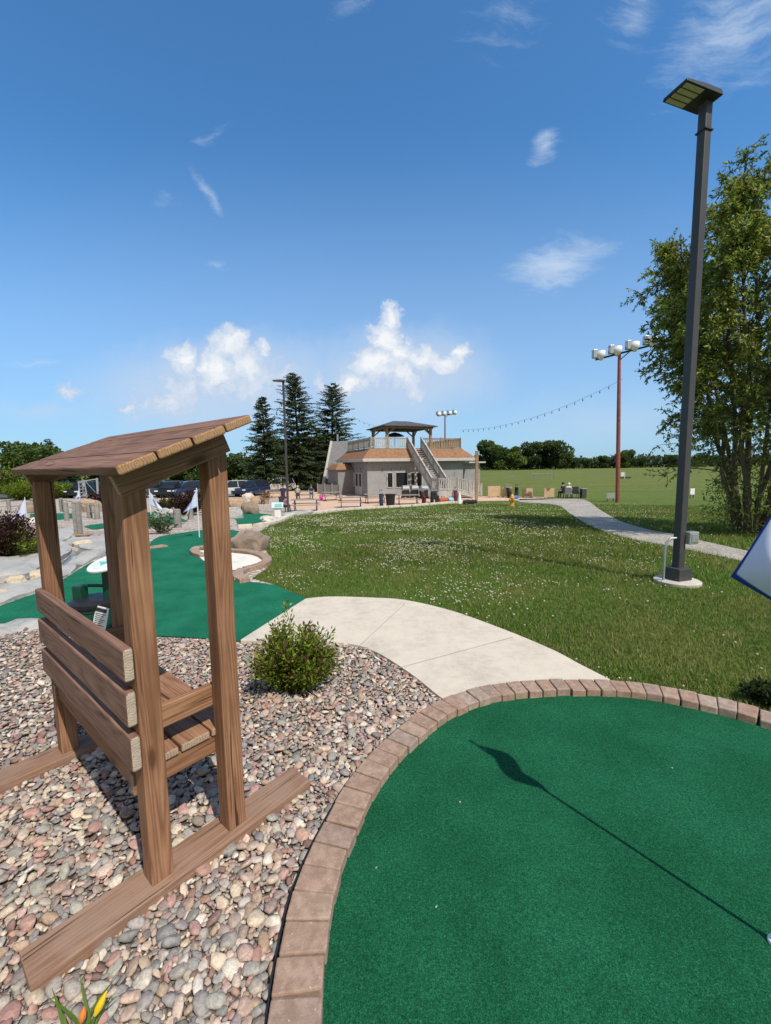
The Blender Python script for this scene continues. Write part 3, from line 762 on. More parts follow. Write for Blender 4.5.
# ------------------------------------------------------------------ grass, clover
avoid = [GREEN, WALKP, GA, PEB, LEFT, PATHP, PATIOP]
ring_out = [tuple(p[:2]) for p in ringc] + [(3.2, .3), (0, 0)]
avoid.append(ring_out)
def lawn_points(N, r0_, r1_, a0, a1):
    a = rng.uniform(a0, a1, N); r = np.exp(rng.uniform(math.log(r0_), math.log(r1_), N))
    x, y = np.sin(a) * r, np.cos(a) * r; ok = y > .5
    for p in avoid: ok &= ~inpoly(x, y, p)
    return x[ok], y[ok]
def Tn(y):
    t = np.clip((y - 4) / 32, 0, 1); return -1.3 * t * t * (3 - 2 * t)
def fbm(x, y, s, o=0):
    return np.array([noise.noise(Vector((a * s + o, b * s, o))) for a, b in zip(x, y)])
def grass():
    x, y = lawn_points(420000, 2.7, 34, R_(-26), R_(52))
    N = len(x); r = np.hypot(x, y); sc = np.maximum(1, r / 6.0)
    dry = fbm(x, y, .9, 3); dry2 = fbm(x, y, 3.5, 9)
    h = rng.uniform(.022, .055, N) * np.minimum(sc, 1.7) * (1 + .35 * fbm(x, y, 1.3, 5)); w_ = rng.uniform(.0022, .0045, N) * sc
    a = rng.uniform(0, 2 * PI, N); ln = rng.uniform(.2, 1.0, N) * h
    b = np.stack([x, y, Tn(y)], 1); d = np.stack([np.cos(a), np.sin(a), 0 * a], 1); a2 = a + rng.uniform(1.0, 2.1, N)
    e = np.stack([np.cos(a2), np.sin(a2), 0 * a], 1)
    tip = b + e * ln[:, None]; tip[:, 2] += h
    v = np.stack([b - d * w_[:, None], b + d * w_[:, None], tip], 1).reshape(-1, 3)
    c = np.array((.104, .190, .024)) * (1 + rng.normal(0, .28, (N, 1))).clip(.35, 1.9)
    k = np.clip(.35 + dry * 1.0 + dry2 * .6 + rng.normal(0, .22, N), 0, 1)[:, None]
    near = np.clip((8 - r) / 6, 0, 1)[:, None]
    big = np.clip(.5 + 1.6 * fbm(x, y, .28, 40), 0, 1)[:, None]; c = c * (.78 + .44 * big) * np.concatenate([.85 + .3 * (1 - big), np.ones_like(big), np.ones_like(big)], 1)
    c = c * (1 - k * .75) + np.array((.27, .272, .08)) * (1 + rng.normal(0, .2, (N, 1))) * k * .75
    straw = rng.random(N) < .10; c[straw] = np.array((.46, .38, .19)) * rng.uniform(.6, 1.1, (straw.sum(), 1))
    c = np.repeat(c, 3, 0)
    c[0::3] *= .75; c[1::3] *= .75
    f = np.arange(3 * N).reshape(N, 3); print('blades', N)
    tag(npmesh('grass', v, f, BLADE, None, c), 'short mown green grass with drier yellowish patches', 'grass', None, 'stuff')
    # clover heads
    x, y = lawn_points(110000, 3.4, 36, R_(-24), R_(50))
    d = fbm(x, y, .55, 21) + .6 * fbm(x, y, 2.2, 31)
    az = np.degrees(np.arctan2(x, y)); r = np.hypot(x, y)
    pr = np.clip(.22 + d * 1.5, 0.02, 1) * np.clip(1.25 - np.abs(az - 2) / 30, .12, 1) * np.clip((r - 4.5) / 4, .08, 1)
    ok = rng.random(len(x)) < pr * .45
    x, y = x[ok], y[ok]; N = len(x); print('clover', N)
    V, F = ico(1); s = rng.uniform(.008, .0135, N) * np.clip(np.hypot(x, y) / 8, 1, 2.0)
    c0 = np.stack([x, y, Tn(y) + rng.uniform(.03, .065, N)], 1)
    v = (c0[:, None, :] + V[None] * s[:, None, None] * np.array((1, 1, .85))).reshape(-1, 3)
    f = (F[None] + (np.arange(N) * len(V))[:, None, None]).reshape(-1, 3)
    c = np.repeat(np.array((.64, .61, .50)) * rng.uniform(.75, 1.15, (N, 1)), len(V), 0)
    tag(npmesh('clover', v, f, PETAL, None, c, True), 'small white clover flowers scattered over the lawn', 'clover', None, 'stuff')
grass()

# ------------------------------------------------------------------ plants
def leafy_shrub(name, label, loc, rad, hgt, nstem, nleaf, lsize, cols, tips=None, cat='shrub', group=None, spread=1.0, trunkcol=(.09, .06, .04)):
    root = thing(name, label, cat, loc, 0, group); st = MB(); pos = []; ax = []; col = []
    for i in range(nstem):
        a = random.uniform(0, 2 * PI); lean = math.sqrt(random.random()) * 1.15 * spread
        d = Vector((math.cos(a) * math.sin(lean), math.sin(a) * math.sin(lean), math.cos(lean) + .15)).normalized()
        Ls = 1 / math.sqrt((d.x ** 2 + d.y ** 2) / rad ** 2 + d.z ** 2 / hgt ** 2) * random.uniform(.75, 1.08)
        p = Vector((math.cos(a) * .1 * rad, math.sin(a) * .1 * rad, 0)); pts = [p]
        for q in range(5):
            d = (d + Vector((random.gauss(0, .12), random.gauss(0, .12), random.gauss(.06, .08)))).normalized(); p = p + d * Ls / 5; pts.append(p)
        st.tube(pts, [.006 * (1 - .14 * q) * max(1, rad / .4) for q in range(6)], 4)
        nl = nleaf // nstem
        for q in range(nl):
            t = random.random() ** .6 * 4.999; j = int(t); b = pts[j].lerp(pts[j + 1], t - j)
            tw = Vector((random.gauss(0, 1), random.gauss(0, 1), random.gauss(.25, .8))).normalized()
            pos.append(b + tw * random.uniform(0, .16) * rad); ax.append((tw + d * .6)[:])
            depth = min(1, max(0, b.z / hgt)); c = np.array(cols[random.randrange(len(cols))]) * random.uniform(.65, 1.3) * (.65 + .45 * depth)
            if tips is not None and t > 4.3 and random.random() < .28: c = np.array(tips) * random.uniform(.7, 1.3)
            col.append(c)
    st.build('stem', plain(name + '_bark', trunkcol, .9), root)
    pos = np.array([p[:] for p in pos]); pos[:, 2] = np.maximum(pos[:, 2], .02)
    v, f = leaf_cards(pos, np.array(ax), rng.uniform(.7, 1.3, len(pos)) * lsize, .42)
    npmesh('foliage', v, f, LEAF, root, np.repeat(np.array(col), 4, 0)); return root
G1 = [(.17, .25, .024), (.23, .30, .036), (.12, .19, .018), (.30, .34, .06)]
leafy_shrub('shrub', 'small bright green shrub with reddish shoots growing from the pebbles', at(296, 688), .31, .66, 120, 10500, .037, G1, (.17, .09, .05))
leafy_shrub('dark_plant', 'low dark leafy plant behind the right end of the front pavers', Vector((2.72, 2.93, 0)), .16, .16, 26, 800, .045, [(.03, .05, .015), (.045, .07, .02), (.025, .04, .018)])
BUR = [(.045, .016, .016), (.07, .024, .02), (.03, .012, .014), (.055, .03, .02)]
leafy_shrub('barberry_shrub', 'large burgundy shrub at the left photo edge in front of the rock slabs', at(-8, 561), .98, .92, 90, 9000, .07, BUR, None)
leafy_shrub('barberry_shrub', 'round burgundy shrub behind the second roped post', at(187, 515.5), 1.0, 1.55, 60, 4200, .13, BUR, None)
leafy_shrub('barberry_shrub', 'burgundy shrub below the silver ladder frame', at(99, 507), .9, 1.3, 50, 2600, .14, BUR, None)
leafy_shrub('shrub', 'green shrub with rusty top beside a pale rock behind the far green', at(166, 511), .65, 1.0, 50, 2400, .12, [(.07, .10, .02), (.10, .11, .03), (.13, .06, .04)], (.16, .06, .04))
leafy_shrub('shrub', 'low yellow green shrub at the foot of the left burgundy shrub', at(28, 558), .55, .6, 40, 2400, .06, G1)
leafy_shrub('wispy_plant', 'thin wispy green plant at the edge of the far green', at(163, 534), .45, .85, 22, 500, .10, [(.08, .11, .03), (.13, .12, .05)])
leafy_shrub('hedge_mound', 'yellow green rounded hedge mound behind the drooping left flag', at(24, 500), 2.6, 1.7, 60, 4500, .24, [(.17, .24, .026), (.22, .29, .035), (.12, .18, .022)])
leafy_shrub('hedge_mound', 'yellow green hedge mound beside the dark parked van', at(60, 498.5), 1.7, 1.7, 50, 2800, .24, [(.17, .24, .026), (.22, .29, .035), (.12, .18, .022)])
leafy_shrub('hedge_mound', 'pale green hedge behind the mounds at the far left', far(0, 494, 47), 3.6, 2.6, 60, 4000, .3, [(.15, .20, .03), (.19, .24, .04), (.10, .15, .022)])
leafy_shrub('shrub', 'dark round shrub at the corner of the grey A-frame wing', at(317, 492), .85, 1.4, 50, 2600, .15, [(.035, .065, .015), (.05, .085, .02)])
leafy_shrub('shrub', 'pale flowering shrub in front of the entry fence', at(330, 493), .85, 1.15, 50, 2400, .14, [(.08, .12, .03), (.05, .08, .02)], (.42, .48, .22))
# yellow lily
ly = thing('daylily', 'daylily leaves with one yellow bud in the bottom left corner', 'flower', Vector((-.93, 1.09, 0)))
v, f, c = [], [], []
for i in range(16):
    a = random.uniform(0, 2 * PI); ln = random.uniform(.14, .25); o = len(v); d = Vector((math.cos(a), math.sin(a), 0)); s = Vector((-d.y, d.x, 0)); b = d * .015 + Vector((random.uniform(-.05, .05), random.uniform(-.04, .04), 0))
    for q in range(6):
        t = q / 5; p = b + d * ln * .55 * t * t + Vector((0, 0, ln * (t - .35 * t * t))); wd = .008 * (1 - t) ** .6 + .0005
        v += [p - s * wd, p + s * wd]; cc = random.uniform(.8, 1.2); c += [(.11 * cc, .19 * cc, .022)] * 2
    for q in range(5): f.append((o + 2 * q, o + 2 * q + 1, o + 2 * q + 3, o + 2 * q + 2))
npmesh('leaf_blade', v, f, LEAF, ly, c)
for nm, b, t, colr in (('yellow_bud', (.035, .03, .13), (.062, .05, .185), (.75, .50, .015)), ('orange_bud', (.0, .02, .12), (.005, .03, .16), (.62, .20, .05))):
    b, t = Vector(b), Vector(t)
    kk = MB().tube([b, b.lerp(t, .3), b.lerp(t, .65), t], [.005, .011, .009, .002], 8); o = kk.build('bud', plain(nm, colr, .6), ly, True)
    MB().tube([(b.x * .2, b.y * .2, 0), b * .6, b], .004, 6).build('stalk', plain(nm + '_stalk', (.09, .15, .03), .7), ly, True)

# ------------------------------------------------------------------ big multi-stemmed tree on the right
def big_tree():
    root = thing('leafy_tree', 'large many-stemmed leafy tree at the right photo edge beyond the gravel path', 'tree', (9.95, 11.5, T(11.5)))
    rnd = random.Random(5); tr = MB(); br = MB(); pos = []; ax = []
    def rv(s): return Vector((rnd.gauss(0, s), rnd.gauss(0, s), rnd.gauss(0, s)))
    def xmin(z): return float(np.interp(z, (1.5, 2.5, 5, 7.5, 9.6, 11.5), (-2.2, -2.9, -3.0, -2.4, -.9, .3))) + rnd.uniform(-.15, .35)
    def limb(p, d, Ln, r0_, r1_, n, mb, wob, upb, sides):
        pts = [p]
        for i in range(n):
            d = (d + rv(wob) + Vector((0, 0, upb))).normalized(); p = p + d * Ln / n; pts.append(p)
        mb.tube(pts, [r0_ + (r1_ - r0_) * i / n for i in range(n + 1)], sides, False); return pts
    stems = []
    for i in range(14):
        a = 2 * PI * i / 14 + rnd.uniform(-.25, .25); o = Vector((math.cos(a), math.sin(a), 0))
        inner = i % 3 == 0
        tgt = o * rnd.uniform(.5, 1.3) if inner else o * rnd.uniform(1.5, 2.7)
        tgt.z = rnd.uniform(9.7, 11.0) if inner else rnd.uniform(5.8, 9.6) - .3 * tgt.length
        tgt.x = max(tgt.x, xmin(tgt.z) + .5)
        b = o * rnd.uniform(.12, .42); d0 = (o * .22 + Vector((0, 0, 1))).normalized(); n = 9; pts = []
        for q in range(n + 1):
            t = q / n; h = d0 * tgt.z * .8 * t * (1 - t) * .8
            pts.append(b.lerp(tgt, t ** 1.15) + h + rv(.05) * (q > 0))
        R0 = rnd.uniform(.04, .075)
        tr.tube(pts, [R0 * (1 - .86 * q / n) + .006 for q in range(n + 1)], 7, False); stems.append((pts, R0))
    for pts, R0 in stems:
        for q in range(36):
            t = rnd.uniform(.15, 1) ** .8 * (len(pts) - 1.001); j = int(t); p = pts[j].lerp(pts[j + 1], t - j)
            out = Vector((p.x, p.y, 0)); out = out.normalized() if out.length > .1 else Vector((1, 0, 0))
            d = (out * .75 + rv(.65) + Vector((0, 0, .3))).normalized(); Ls = rnd.uniform(.7, 1.9) * (1.15 - .45 * p.z / 9.5)
            if (p + d * Ls).x < xmin(p.z + d.z * Ls): Ls *= .45
            bp = limb(p, d, Ls, .017, .005, 5, br, .18, -.03, 4)
            for z in range(12):
                t2 = rnd.uniform(.25, 1) * 4.99; j2 = int(t2); p2 = bp[j2].lerp(bp[j2 + 1], t2 - j2)
                if p2.x < xmin(p2.z): continue
                d2 = (d * .5 + rv(.7)).normalized(); tp = limb(p2, d2, rnd.uniform(.25, .6), .006, .003, 3, br, .2, -.12, 3)
                low = p2.z < 2.9
                for l in range(11 if low else 20):
                    t3 = rnd.random() * 2.99; j3 = int(t3); p3 = tp[j3].lerp(tp[j3 + 1], t3 - j3)
                    pos.append(p3[:]); ax.append((d2 * .6 + rv(.55) + Vector((0, 0, -.35)))[:])
    for i in range(1500):     # leafy suckers at the foot
        a = rnd.uniform(0, 2 * PI); r = rnd.uniform(.2, .95); z = rnd.uniform(.1, 2.0) * (1 - .3 * r)
        pos.append((math.cos(a) * r - .25, math.sin(a) * r, z)); ax.append((rv(.8) + Vector((0, 0, .1)))[:])
    for i in range(16):
        a = rnd.uniform(0, 2 * PI); o = Vector((math.cos(a), math.sin(a), 0)); limb(o * .2, (o * .5 + Vector((0, 0, 1))).normalized(), rnd.uniform(1.2, 2.2), .015, .004, 5, br, .12, .02, 4)
    bark = stone_mat('grey_bark', (.12, .095, .07), .35, 6)
    tr.build('trunk', bark, root, True); br.build('branches', bark, root, True)
    pos = np.array(pos); N = len(pos); print('tree leaves', N)
    v, f = leaf_cards(pos, np.array(ax), rng.uniform(.085, .145, N), .33, .02)
    c = vary((.185, .25, .055), N, .3, (.30, .31, .085), .3)
    npmesh('crown', v, f, LEAF, root, np.repeat(c, 4, 0))
big_tree()

# ------------------------------------------------------------------ other trees
def round_tree(name, label, loc, h, rad, cards, size, cols, seed, group=None, trunk=True, squash=1.0):
    rnd = np.random.default_rng(seed); root = thing(name, label, 'tree', loc, 0, group)
    if trunk:
        tb = MB().tube([(0, 0, -.2), (0, 0, h * .25), (.1, 0, h * .6)], [h * .022, h * .018, h * .006], 7)
        for i in range(5):
            a = i * 1.3 + seed; tb.tube([(0, 0, h * (.2 + .05 * i)), (math.cos(a) * rad * .5, math.sin(a) * rad * .5, h * (.42 + .07 * i))], [h * .009, h * .003], 5)
        tb.build('trunk', BARK, root, True)
    nb = 16; bc = []
    for i in range(nb):
        a = rnd.uniform(0, 2 * PI); q = rnd.uniform(0, .72) ** .7; z = rnd.uniform(.22, .9)
        wz = math.sin(PI * min(1, max(.12, z * .92))) ** .6
        bc.append((math.cos(a) * q * rad * wz, math.sin(a) * q * rad * wz, z * h, rad * rnd.uniform(.28, .5)))
    P, A, Cc = [], [], []
    per = cards // nb
    for bx_, by_, bz_, br_ in bc:
        d = rnd.normal(size=(per, 3)); d /= np.linalg.norm(d, axis=1, keepdims=True); rr = rnd.uniform(.45, 1.05, (per, 1)) ** .6
        p = np.array((bx_, by_, bz_)) + d * rr * br_ * np.array((1, 1, .8)); P.append(p); A.append(d + rnd.normal(0, .6, (per, 3)))
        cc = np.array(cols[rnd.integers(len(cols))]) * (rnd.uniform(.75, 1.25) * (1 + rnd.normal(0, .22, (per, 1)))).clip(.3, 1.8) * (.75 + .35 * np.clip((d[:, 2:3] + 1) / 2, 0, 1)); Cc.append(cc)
    P = np.concatenate(P); P[:, 2] = np.clip(P[:, 2], .15, h)
    v, f = leaf_cards(P, np.concatenate(A), rnd.uniform(.7, 1.3, len(P)) * size, .75)
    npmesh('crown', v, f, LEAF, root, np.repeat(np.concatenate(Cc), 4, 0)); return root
BARK = stone_mat('dark_bark', (.085, .065, .05), .3, 3)
DG = [(.06, .095, .035), (.075, .115, .04), (.05, .08, .033)]; MG = [(.085, .13, .04), (.10, .15, .045), (.07, .11, .035)]; LG = [(.13, .19, .045), (.11, .165, .042)]

def spruce(name, label, loc, h, rad, seed, bare=.1, gap=.0, lean=0, pw=.62):
    rnd = random.Random(seed); root = thing(name, label, 'tree', loc)
    tk = MB().tube([(0, 0, -.3), (0, 0, h * .5), (lean, 0, h)], [h * .018, h * .011, .02], 8); P, A, S, Cc = [], [], [], []
    nz = int(h * 4.2)
    for i in range(nz):
        z = h * (bare + (1 - bare) * (i + rnd.random()) / nz); t = (z / h - bare) / (1 - bare)
        env = rad * ((1 - t) ** pw) * (.8 + .2 * min(1, t * 5))
        for b in range(rnd.randint(6, 9)):
            if rnd.random() < gap: continue
            a = rnd.uniform(0, 2 * PI); Lb = env * rnd.choice((rnd.uniform(.4, .9), rnd.uniform(.75, 1.25))) + .2; el = R_(rnd.uniform(-14, 10) + 28 * t)
            d = Vector((math.cos(a) * math.cos(el), math.sin(a) * math.cos(el), math.sin(el))); side = Vector((-math.sin(a), math.cos(a), 0)); b0 = Vector((lean * max(0, t - .5) * 2, 0, z))
            tk.tube([b0, b0 + d * Lb * .95 + Vector((0, 0, -.05 * Lb))], [.03, .008], 3, False)
            ns = int(5 + Lb * 6)
            for q in range(ns):
                u = (q + rnd.random()) / ns; p = b0 + d * Lb * (.15 + .85 * u) + Vector((0, 0, -.10 * Lb * u * u))
                for sg in (-1, 1):
                    P.append((p + side * sg * .03)[:]); A.append((d * .7 + side * sg * rnd.uniform(.3, 1) + Vector((0, 0, rnd.uniform(-.6, .12))))[:]); S.append(rnd.uniform(.32, .66) * (1.1 - .4 * u) * (.6 + .4 * (1 - t)))
                    Cc.append(np.array(rnd.choice([(.036, .058, .024), (.05, .078, .028), (.068, .09, .03), (.028, .044, .02)])) * rnd.uniform(.7, 1.3))
    tk.build('trunk', BARK, root, True)
    v, f = leaf_cards(np.array(P), np.array(A), np.array(S), .34, .15)
    npmesh('crown', v, f, NEEDLE, root, np.repeat(np.array(Cc), 4, 0)); return root
def gp(px_, y): return Vector(((px_ - 385.5) / FOC * y * 1.0, y, T(y)))
spruce('spruce_tree', 'shortest and leftmost of the three dark spruces behind the patio', gp(266.5, 55), 11.8, 3.2, 3, .03, .05, 0, .6)
spruce('spruce_tree', 'tallest middle spruce, directly behind the thin lamp post', gp(300, 58), 15.2, 4.3, 4, .05, .10, -.4, .48)
spruce('spruce_tree', 'ragged spruce nearest the grey A-frame wing of the building', gp(334, 61), 14.4, 5.0, 9, .05, .16, .3, .5)

# distant trees beyond the field (right) and beyond the car park (left)
DT = [(487, 455, 441.5, 236), (499, 456, 446, 228), (509, 456, 449, 245), (516, 456, 446, 226), (524, 458, 452, 240), (531, 457, 443, 230), (543, 457, 442.5, 238), (556, 457, 441.5, 232), (566, 457, 452, 225), (603, 460, 456, 246), (622, 460, 453, 246), (628, 461, 450.5, 250), (643, 460, 457, 240), (672, 461, 455, 250), (700, 461, 456, 245), (735, 462, 452.5, 250), (575, 462, 458, 232), (588, 462, 459, 240)]
names = ['pale bushy', 'dark dense', 'mid green']
pl = ['first from the left', 'second from the left', 'third from the left', 'fourth from the left', 'fifth from the left', 'sixth from the left', 'seventh from the left', 'large eighth from the left', 'small ninth from the left', 'tenth from the left', 'eleventh from the left', 'twelfth from the left', 'thirteenth from the left', 'fourteenth from the left', 'fifteenth from the left', 'last on the right', 'between the ninth and tenth', 'just before the tenth']
protos = {}
DT = sorted(DT, key=lambda d: d[0])
for i, (x, _, ty, D_) in enumerate(DT):
    kind = (1, 2, 0, 0, 2, 1, 1, 1, 2, 1, 2, 1, 2, 1, 2, 1, 0, 1)[i % 18]
    top = far(x, ty, D_); h = top.z + 1.3; loc = (top.x, D_, -1.3)
    ordn = ['first', 'second', 'third', 'fourth', 'fifth', 'sixth', 'seventh', 'eighth', 'ninth', 'tenth', 'eleventh', 'twelfth', 'thirteenth', 'fourteenth', 'fifteenth', 'sixteenth', 'seventeenth', 'eighteenth'][i]
    lab = f'{names[kind]} tree beyond the field, {ordn} from the building towards the right'
    if kind not in protos:
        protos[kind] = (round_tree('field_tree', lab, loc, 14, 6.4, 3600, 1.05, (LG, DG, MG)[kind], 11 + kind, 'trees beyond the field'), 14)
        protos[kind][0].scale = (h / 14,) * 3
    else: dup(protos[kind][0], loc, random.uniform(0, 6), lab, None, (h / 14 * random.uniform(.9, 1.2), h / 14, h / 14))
# the low far wood, one mass
P, A_, Cc = [], [], []
for i in range(11000):
    x = rng.uniform(40, 330); y = 252 + rng.uniform(0, 14); hh = 6.2 + 2.0 * noise.noise(Vector((x * .06, 0, 4))) + 1.2 * noise.noise(Vector((x * .25, 2, 4)))
    z = -1.3 + rng.uniform(0, 1) ** .8 * hh; P.append((x, y, z)); A_.append(rng.normal(size=3)); Cc.append(np.array((.055, .085, .035)) * rng.uniform(.55, 1.35) * (.7 + .5 * (z + 1.3) / 8) + np.array((.022, .026, .03)))  # bluish distance haze is added into the leaf colour
v, f = leaf_cards(np.array(P), np.array(A_), rng.uniform(1.2, 2.4, len(P)), .8)
tag(npmesh('distant_wood', v, f, LEAF, None, np.repeat(np.array(Cc), 4, 0)), 'low dark line of distant woods along the far edge of the field', 'woods', None, 'stuff')
LTR = [(-40, 452, 78), (8, 452, 74), (25, 444, 82), (42, 447, 78), (62, 462, 74), (100, 458, 80), (140, 462, 76), (172, 459, 82), (200, 457, 78), (224, 458, 80), (240, 455, 76), (252, 462, 72), (-75, 450, 74)]
first = None
for i, (x, ty, D_) in enumerate(sorted(LTR)):
    top = far(x, ty, D_); h = top.z + 1.3; kind = (1, 2, 0, 1, 2, 1, 2, 1, 0, 2, 1, 2, 1)[i]
    where = ['out at the left edge', 'at the left photo edge', 'nearest the left photo edge', 'left of the bench roof', 'left of the bench roof tip', 'peeping over the low corner of the bench roof', 'behind the parked cars under the bench roof', 'behind the dark cars left of the front post', 'behind the dark cars by the front post', 'right of the front bench post', 'behind the silver car', 'left of the shortest spruce', 'against the shortest spruce'][i]
    dup(protos[kind][0], (top.x, D_, -1.3), random.uniform(0, 6), f'{names[kind]} tree {where}', 'trees beyond the car park', (h / 14 * 1.15, h / 14 * 1.15, h / 14))
for i, (x, ty, D_, lb) in enumerate(((283, 441, 72, 'dark understory tree between the two left spruces'), (316, 436, 75, 'dark understory tree between the middle and right spruces'), (347, 452, 80, 'dark understory tree behind the grey A-frame wing'))):
    top = far(x, ty, D_); h = top.z + 1.3; dup(protos[1][0], (top.x, D_, -1.3), 1.7 * i, lb, 'understory trees behind the spruces', (h / 14 * 1.1, h / 14 * 1.1, h / 14))
spruce('pine_tree', 'small open pine standing above the left trees', far(50, 466, 85) * 1, 9.2, 2.6, 21, .3, .35).location.z = -1.3

lf_a, lf_b = at(318, 494), at(340, 495)
ef = thing('low_fence', 'low grey board fence below the A-frame wing at the clubhouse entry', 'fence', lf_a)
FENCEM = plain('grey_fence_paint', (.24, .235, .23), .8)
dd = lf_b - lf_a; MB().beam((0, 0, .55), dd + Vector((0, 0, .55)), .06, 1.1).build('boards', FENCEM, ef)
for i in range(4): MB().box(dd * (i / 3) + Vector((0, -.06, .6)), (.12, .10, 1.25)).build('fence_post', FENCEM, ef)

# ------------------------------------------------------------------ floodlight poles
def floodlight(label, base, top_z, adir):
    root = thing('floodlight_pole', label, 'floodlight', base); H_ = top_z - base[2]
    MB().tube([(0, 0, -.3), (0, 0, H_ * .6), (0, 0, H_)], [.155, .135, .105], 12).build('pole', RUST, root, True)
    ad = Vector(adir); k2 = MB().beam(ad * -1.6, ad * 1.9, .12, .12).beam((0, 0, -.5), ad * .7 + Vector((0, 0, -.02)), .06, .06)
    o = k2.build('crossarm', BLACKMETAL, root); o.location = (0, 0, H_)
    for s in (-1.5, -.40, .70, 1.80):
        c = ad * s + Vector((0, 0, H_ + .38))
        lamp = MB().box(c + Vector((-.16, 0, .02)), (.30, .36, .62)).beam(c + Vector((-.05, 0, -.3)), ad * s + Vector((0, 0, H_)), .08, .08).build('lamp', GALV, root, bevel=.03)
        n = Vector((.93, -.2, -.3)).normalized(); pr = [(.10, -.02), (.26, .06), (.36, .22), (.39, .42), (.36, .50), (.25, .53)]
        b = MB().tube([c + n * z for _, z in pr], [r for r, _ in pr], 16); b.build('reflector', WHITE, lamp, True)
    return root
ob = at(617.5, 502.5); ot = far(618.3, 353.5, ob.y)
fl = floodlight('rust red floodlight pole with four white lamps beside the gravel path', tuple(ob), ot.z, (.86, -.5, .12))
t2 = far(445, 415, 100)
fl.rotation_euler = (0, R_(-1.8), 0)
f2 = dup(fl, (t2.x, 100, -1.3), .95, 'distant floodlight pole rising behind the rooftop railing', None, (t2.z + 1.3) / (ot.z - ob.z))
b2 = at(288.3, 513.5); t3 = far(283.5, 381, b2.y)
l2 = lp.copy(); C.objects.link(l2); l2.location = b2; l2.rotation_euler = (0, 0, R_(8)); sc = (t3.z - b2.z) / (HZ + .06); l2.scale = (sc * .9, sc * .9, sc)
l2['label'] = 'thin lamp post at the patio corner in front of the spruces'
for ch in lp.children:
    if ch.name.startswith(('conduit', 'outlet', 'footing', 'base')): continue
    c = ch.copy(); C.objects.link(c); c.parent = l2
    for g in ch.children: d = g.copy(); C.objects.link(d); d.parent = c

# ------------------------------------------------------------------ building
def siding(name, c, ang, sc=1.6):
    m, k, b = newmat(name, .85, .2); tc = k.node('ShaderNodeTexCoord').outputs['Object']
    mp = k.node('ShaderNodeMapping'); mp.inputs['Rotation'].default_value = ang; k.link(tc, mp.inputs[0])
    w_ = k.node('ShaderNodeTexWave', Scale=sc, Distortion=.0, wave_type='BANDS', bands_direction='X', wave_profile='SAW'); k.link(mp.outputs[0], w_.inputs[0])
    n = k.noise(tc, 1.2, 5, .65)
    col = k.ramp(w_.outputs['Fac'], [(.0, [v * .68 for v in c]), (.3, c), (1, [v * 1.04 for v in c])])
    col = k.mix(k.smooth(n, .35, .7), k.mix(1.0, col, (.84, .84, .86), 'MULTIPLY'), col)
    k.link(col, b.inputs['Base Color']); bump(k, b, w_.outputs['Fac'], .4, .03); return m
def shingle(name, c):
    m, k, b = newmat(name, .95, .1); tc = k.node('ShaderNodeTexCoord').outputs['Object']
    br = k.node('ShaderNodeTexBrick', Scale=2.2); br.inputs['Color1'].default_value = (*c, 1); br.inputs['Color2'].default_value = (*[v * .68 for v in c], 1); br.inputs['Mortar'].default_value = (*[v * .4 for v in c], 1); br.inputs['Mortar Size'].default_value = .012
    mp = k.node('ShaderNodeMapping'); mp.inputs['Rotation'].default_value = (R_(90), 0, 0); mp.inputs['Scale'].default_value = (1, 1, 1.6); k.link(tc, mp.inputs[0]); k.link(mp.outputs[0], br.inputs[0])
    col = k.mix(k.math('MULTIPLY', k.smooth(k.noise(tc, 5, 6, .8), .4, .62), .65), br.outputs[0], [v * 1.25 for v in c])
    k.link(col, b.inputs['Base Color']); bump(k, b, k.noise(tc, 30, 3), .5, .03); return m
SIDE = siding('diagonal_siding', (.345, .345, .355), (0, R_(45), 0)); SIDE2 = siding('shaded_left_siding', (.27, .268, .272), (0, 0, R_(90)), 1.15)  # second siding is a darker copy, the left face's shade in its colour
SHING = shingle('brown_shingles', (.30, .165, .095)); GSHING = shingle('grey_shingles', (.26, .262, .27)); DSHING = shingle('dark_shingles', (.105, .105, .115))
TRIM = plain('pale_trim', (.48, .46, .44), .7, 0, .12, 3)
BRZ = R_(20.9); BW = Vector((-1.73, 42.72, -1.3))
bld = thing('golf_clubhouse', 'grey two storey clubhouse with brown skirt roof, outside stairs and rooftop pavilion', 'building', BW, BRZ)
def wl(p): return Matrix.Rotation(-BRZ, 3, 'Z') @ (Vector(p) - BW)
kk = MB().box((5.45, 4.5, 1.87), (10.9, 9.0, 3.76)); kk.build('wall', SIDE, bld)
MB().box((-.012, 4.5, 1.85), (.05, 8.99, 3.70)).build('wall', SIDE2, bld)
MB().box((12.35, 4.8, 1.62), (2.9, 7.4, 3.25)).build('wall', SIDE, bld)
def frustum(o, i, z0, z1):
    k_ = MB(); a, b, c, d = o; e, f, g, h = i
    return k_.add([(a, b, z0), (c, b, z0), (c, d, z0), (a, d, z0), (e, f, z1), (g, f, z1), (g, h, z1), (e, h, z1)], [(3, 2, 1, 0), (4, 5, 6, 7), (0, 1, 5, 4), (1, 2, 6, 5), (2, 3, 7, 6), (3, 0, 4, 7)])
frustum((-.65, -.65, 12.15, 9.65), (.35, .35, 11.0, 8.65), 3.80, 4.78).build('roof', SHING, bld)
k_ = MB(); 
for a, b in (((-.66, -.66), (12.16, -.66)), ((11.76, -.66), (12.16, 9.6)), ((-.66, 9.6), (-.66, -.66))): k_.beam((*a, 3.66), (*b, 3.66), .06, .30)
k_.build('fascia', TRIM, bld)
MB().box((5.72, 4.5, 3.79), (12.7, 10.2, .02)).build('soffit', TRIM, bld)
MB().box((12.5, 4.7, 3.33), (3.4, 8.2, .16)).build('roof', TRIM, bld)
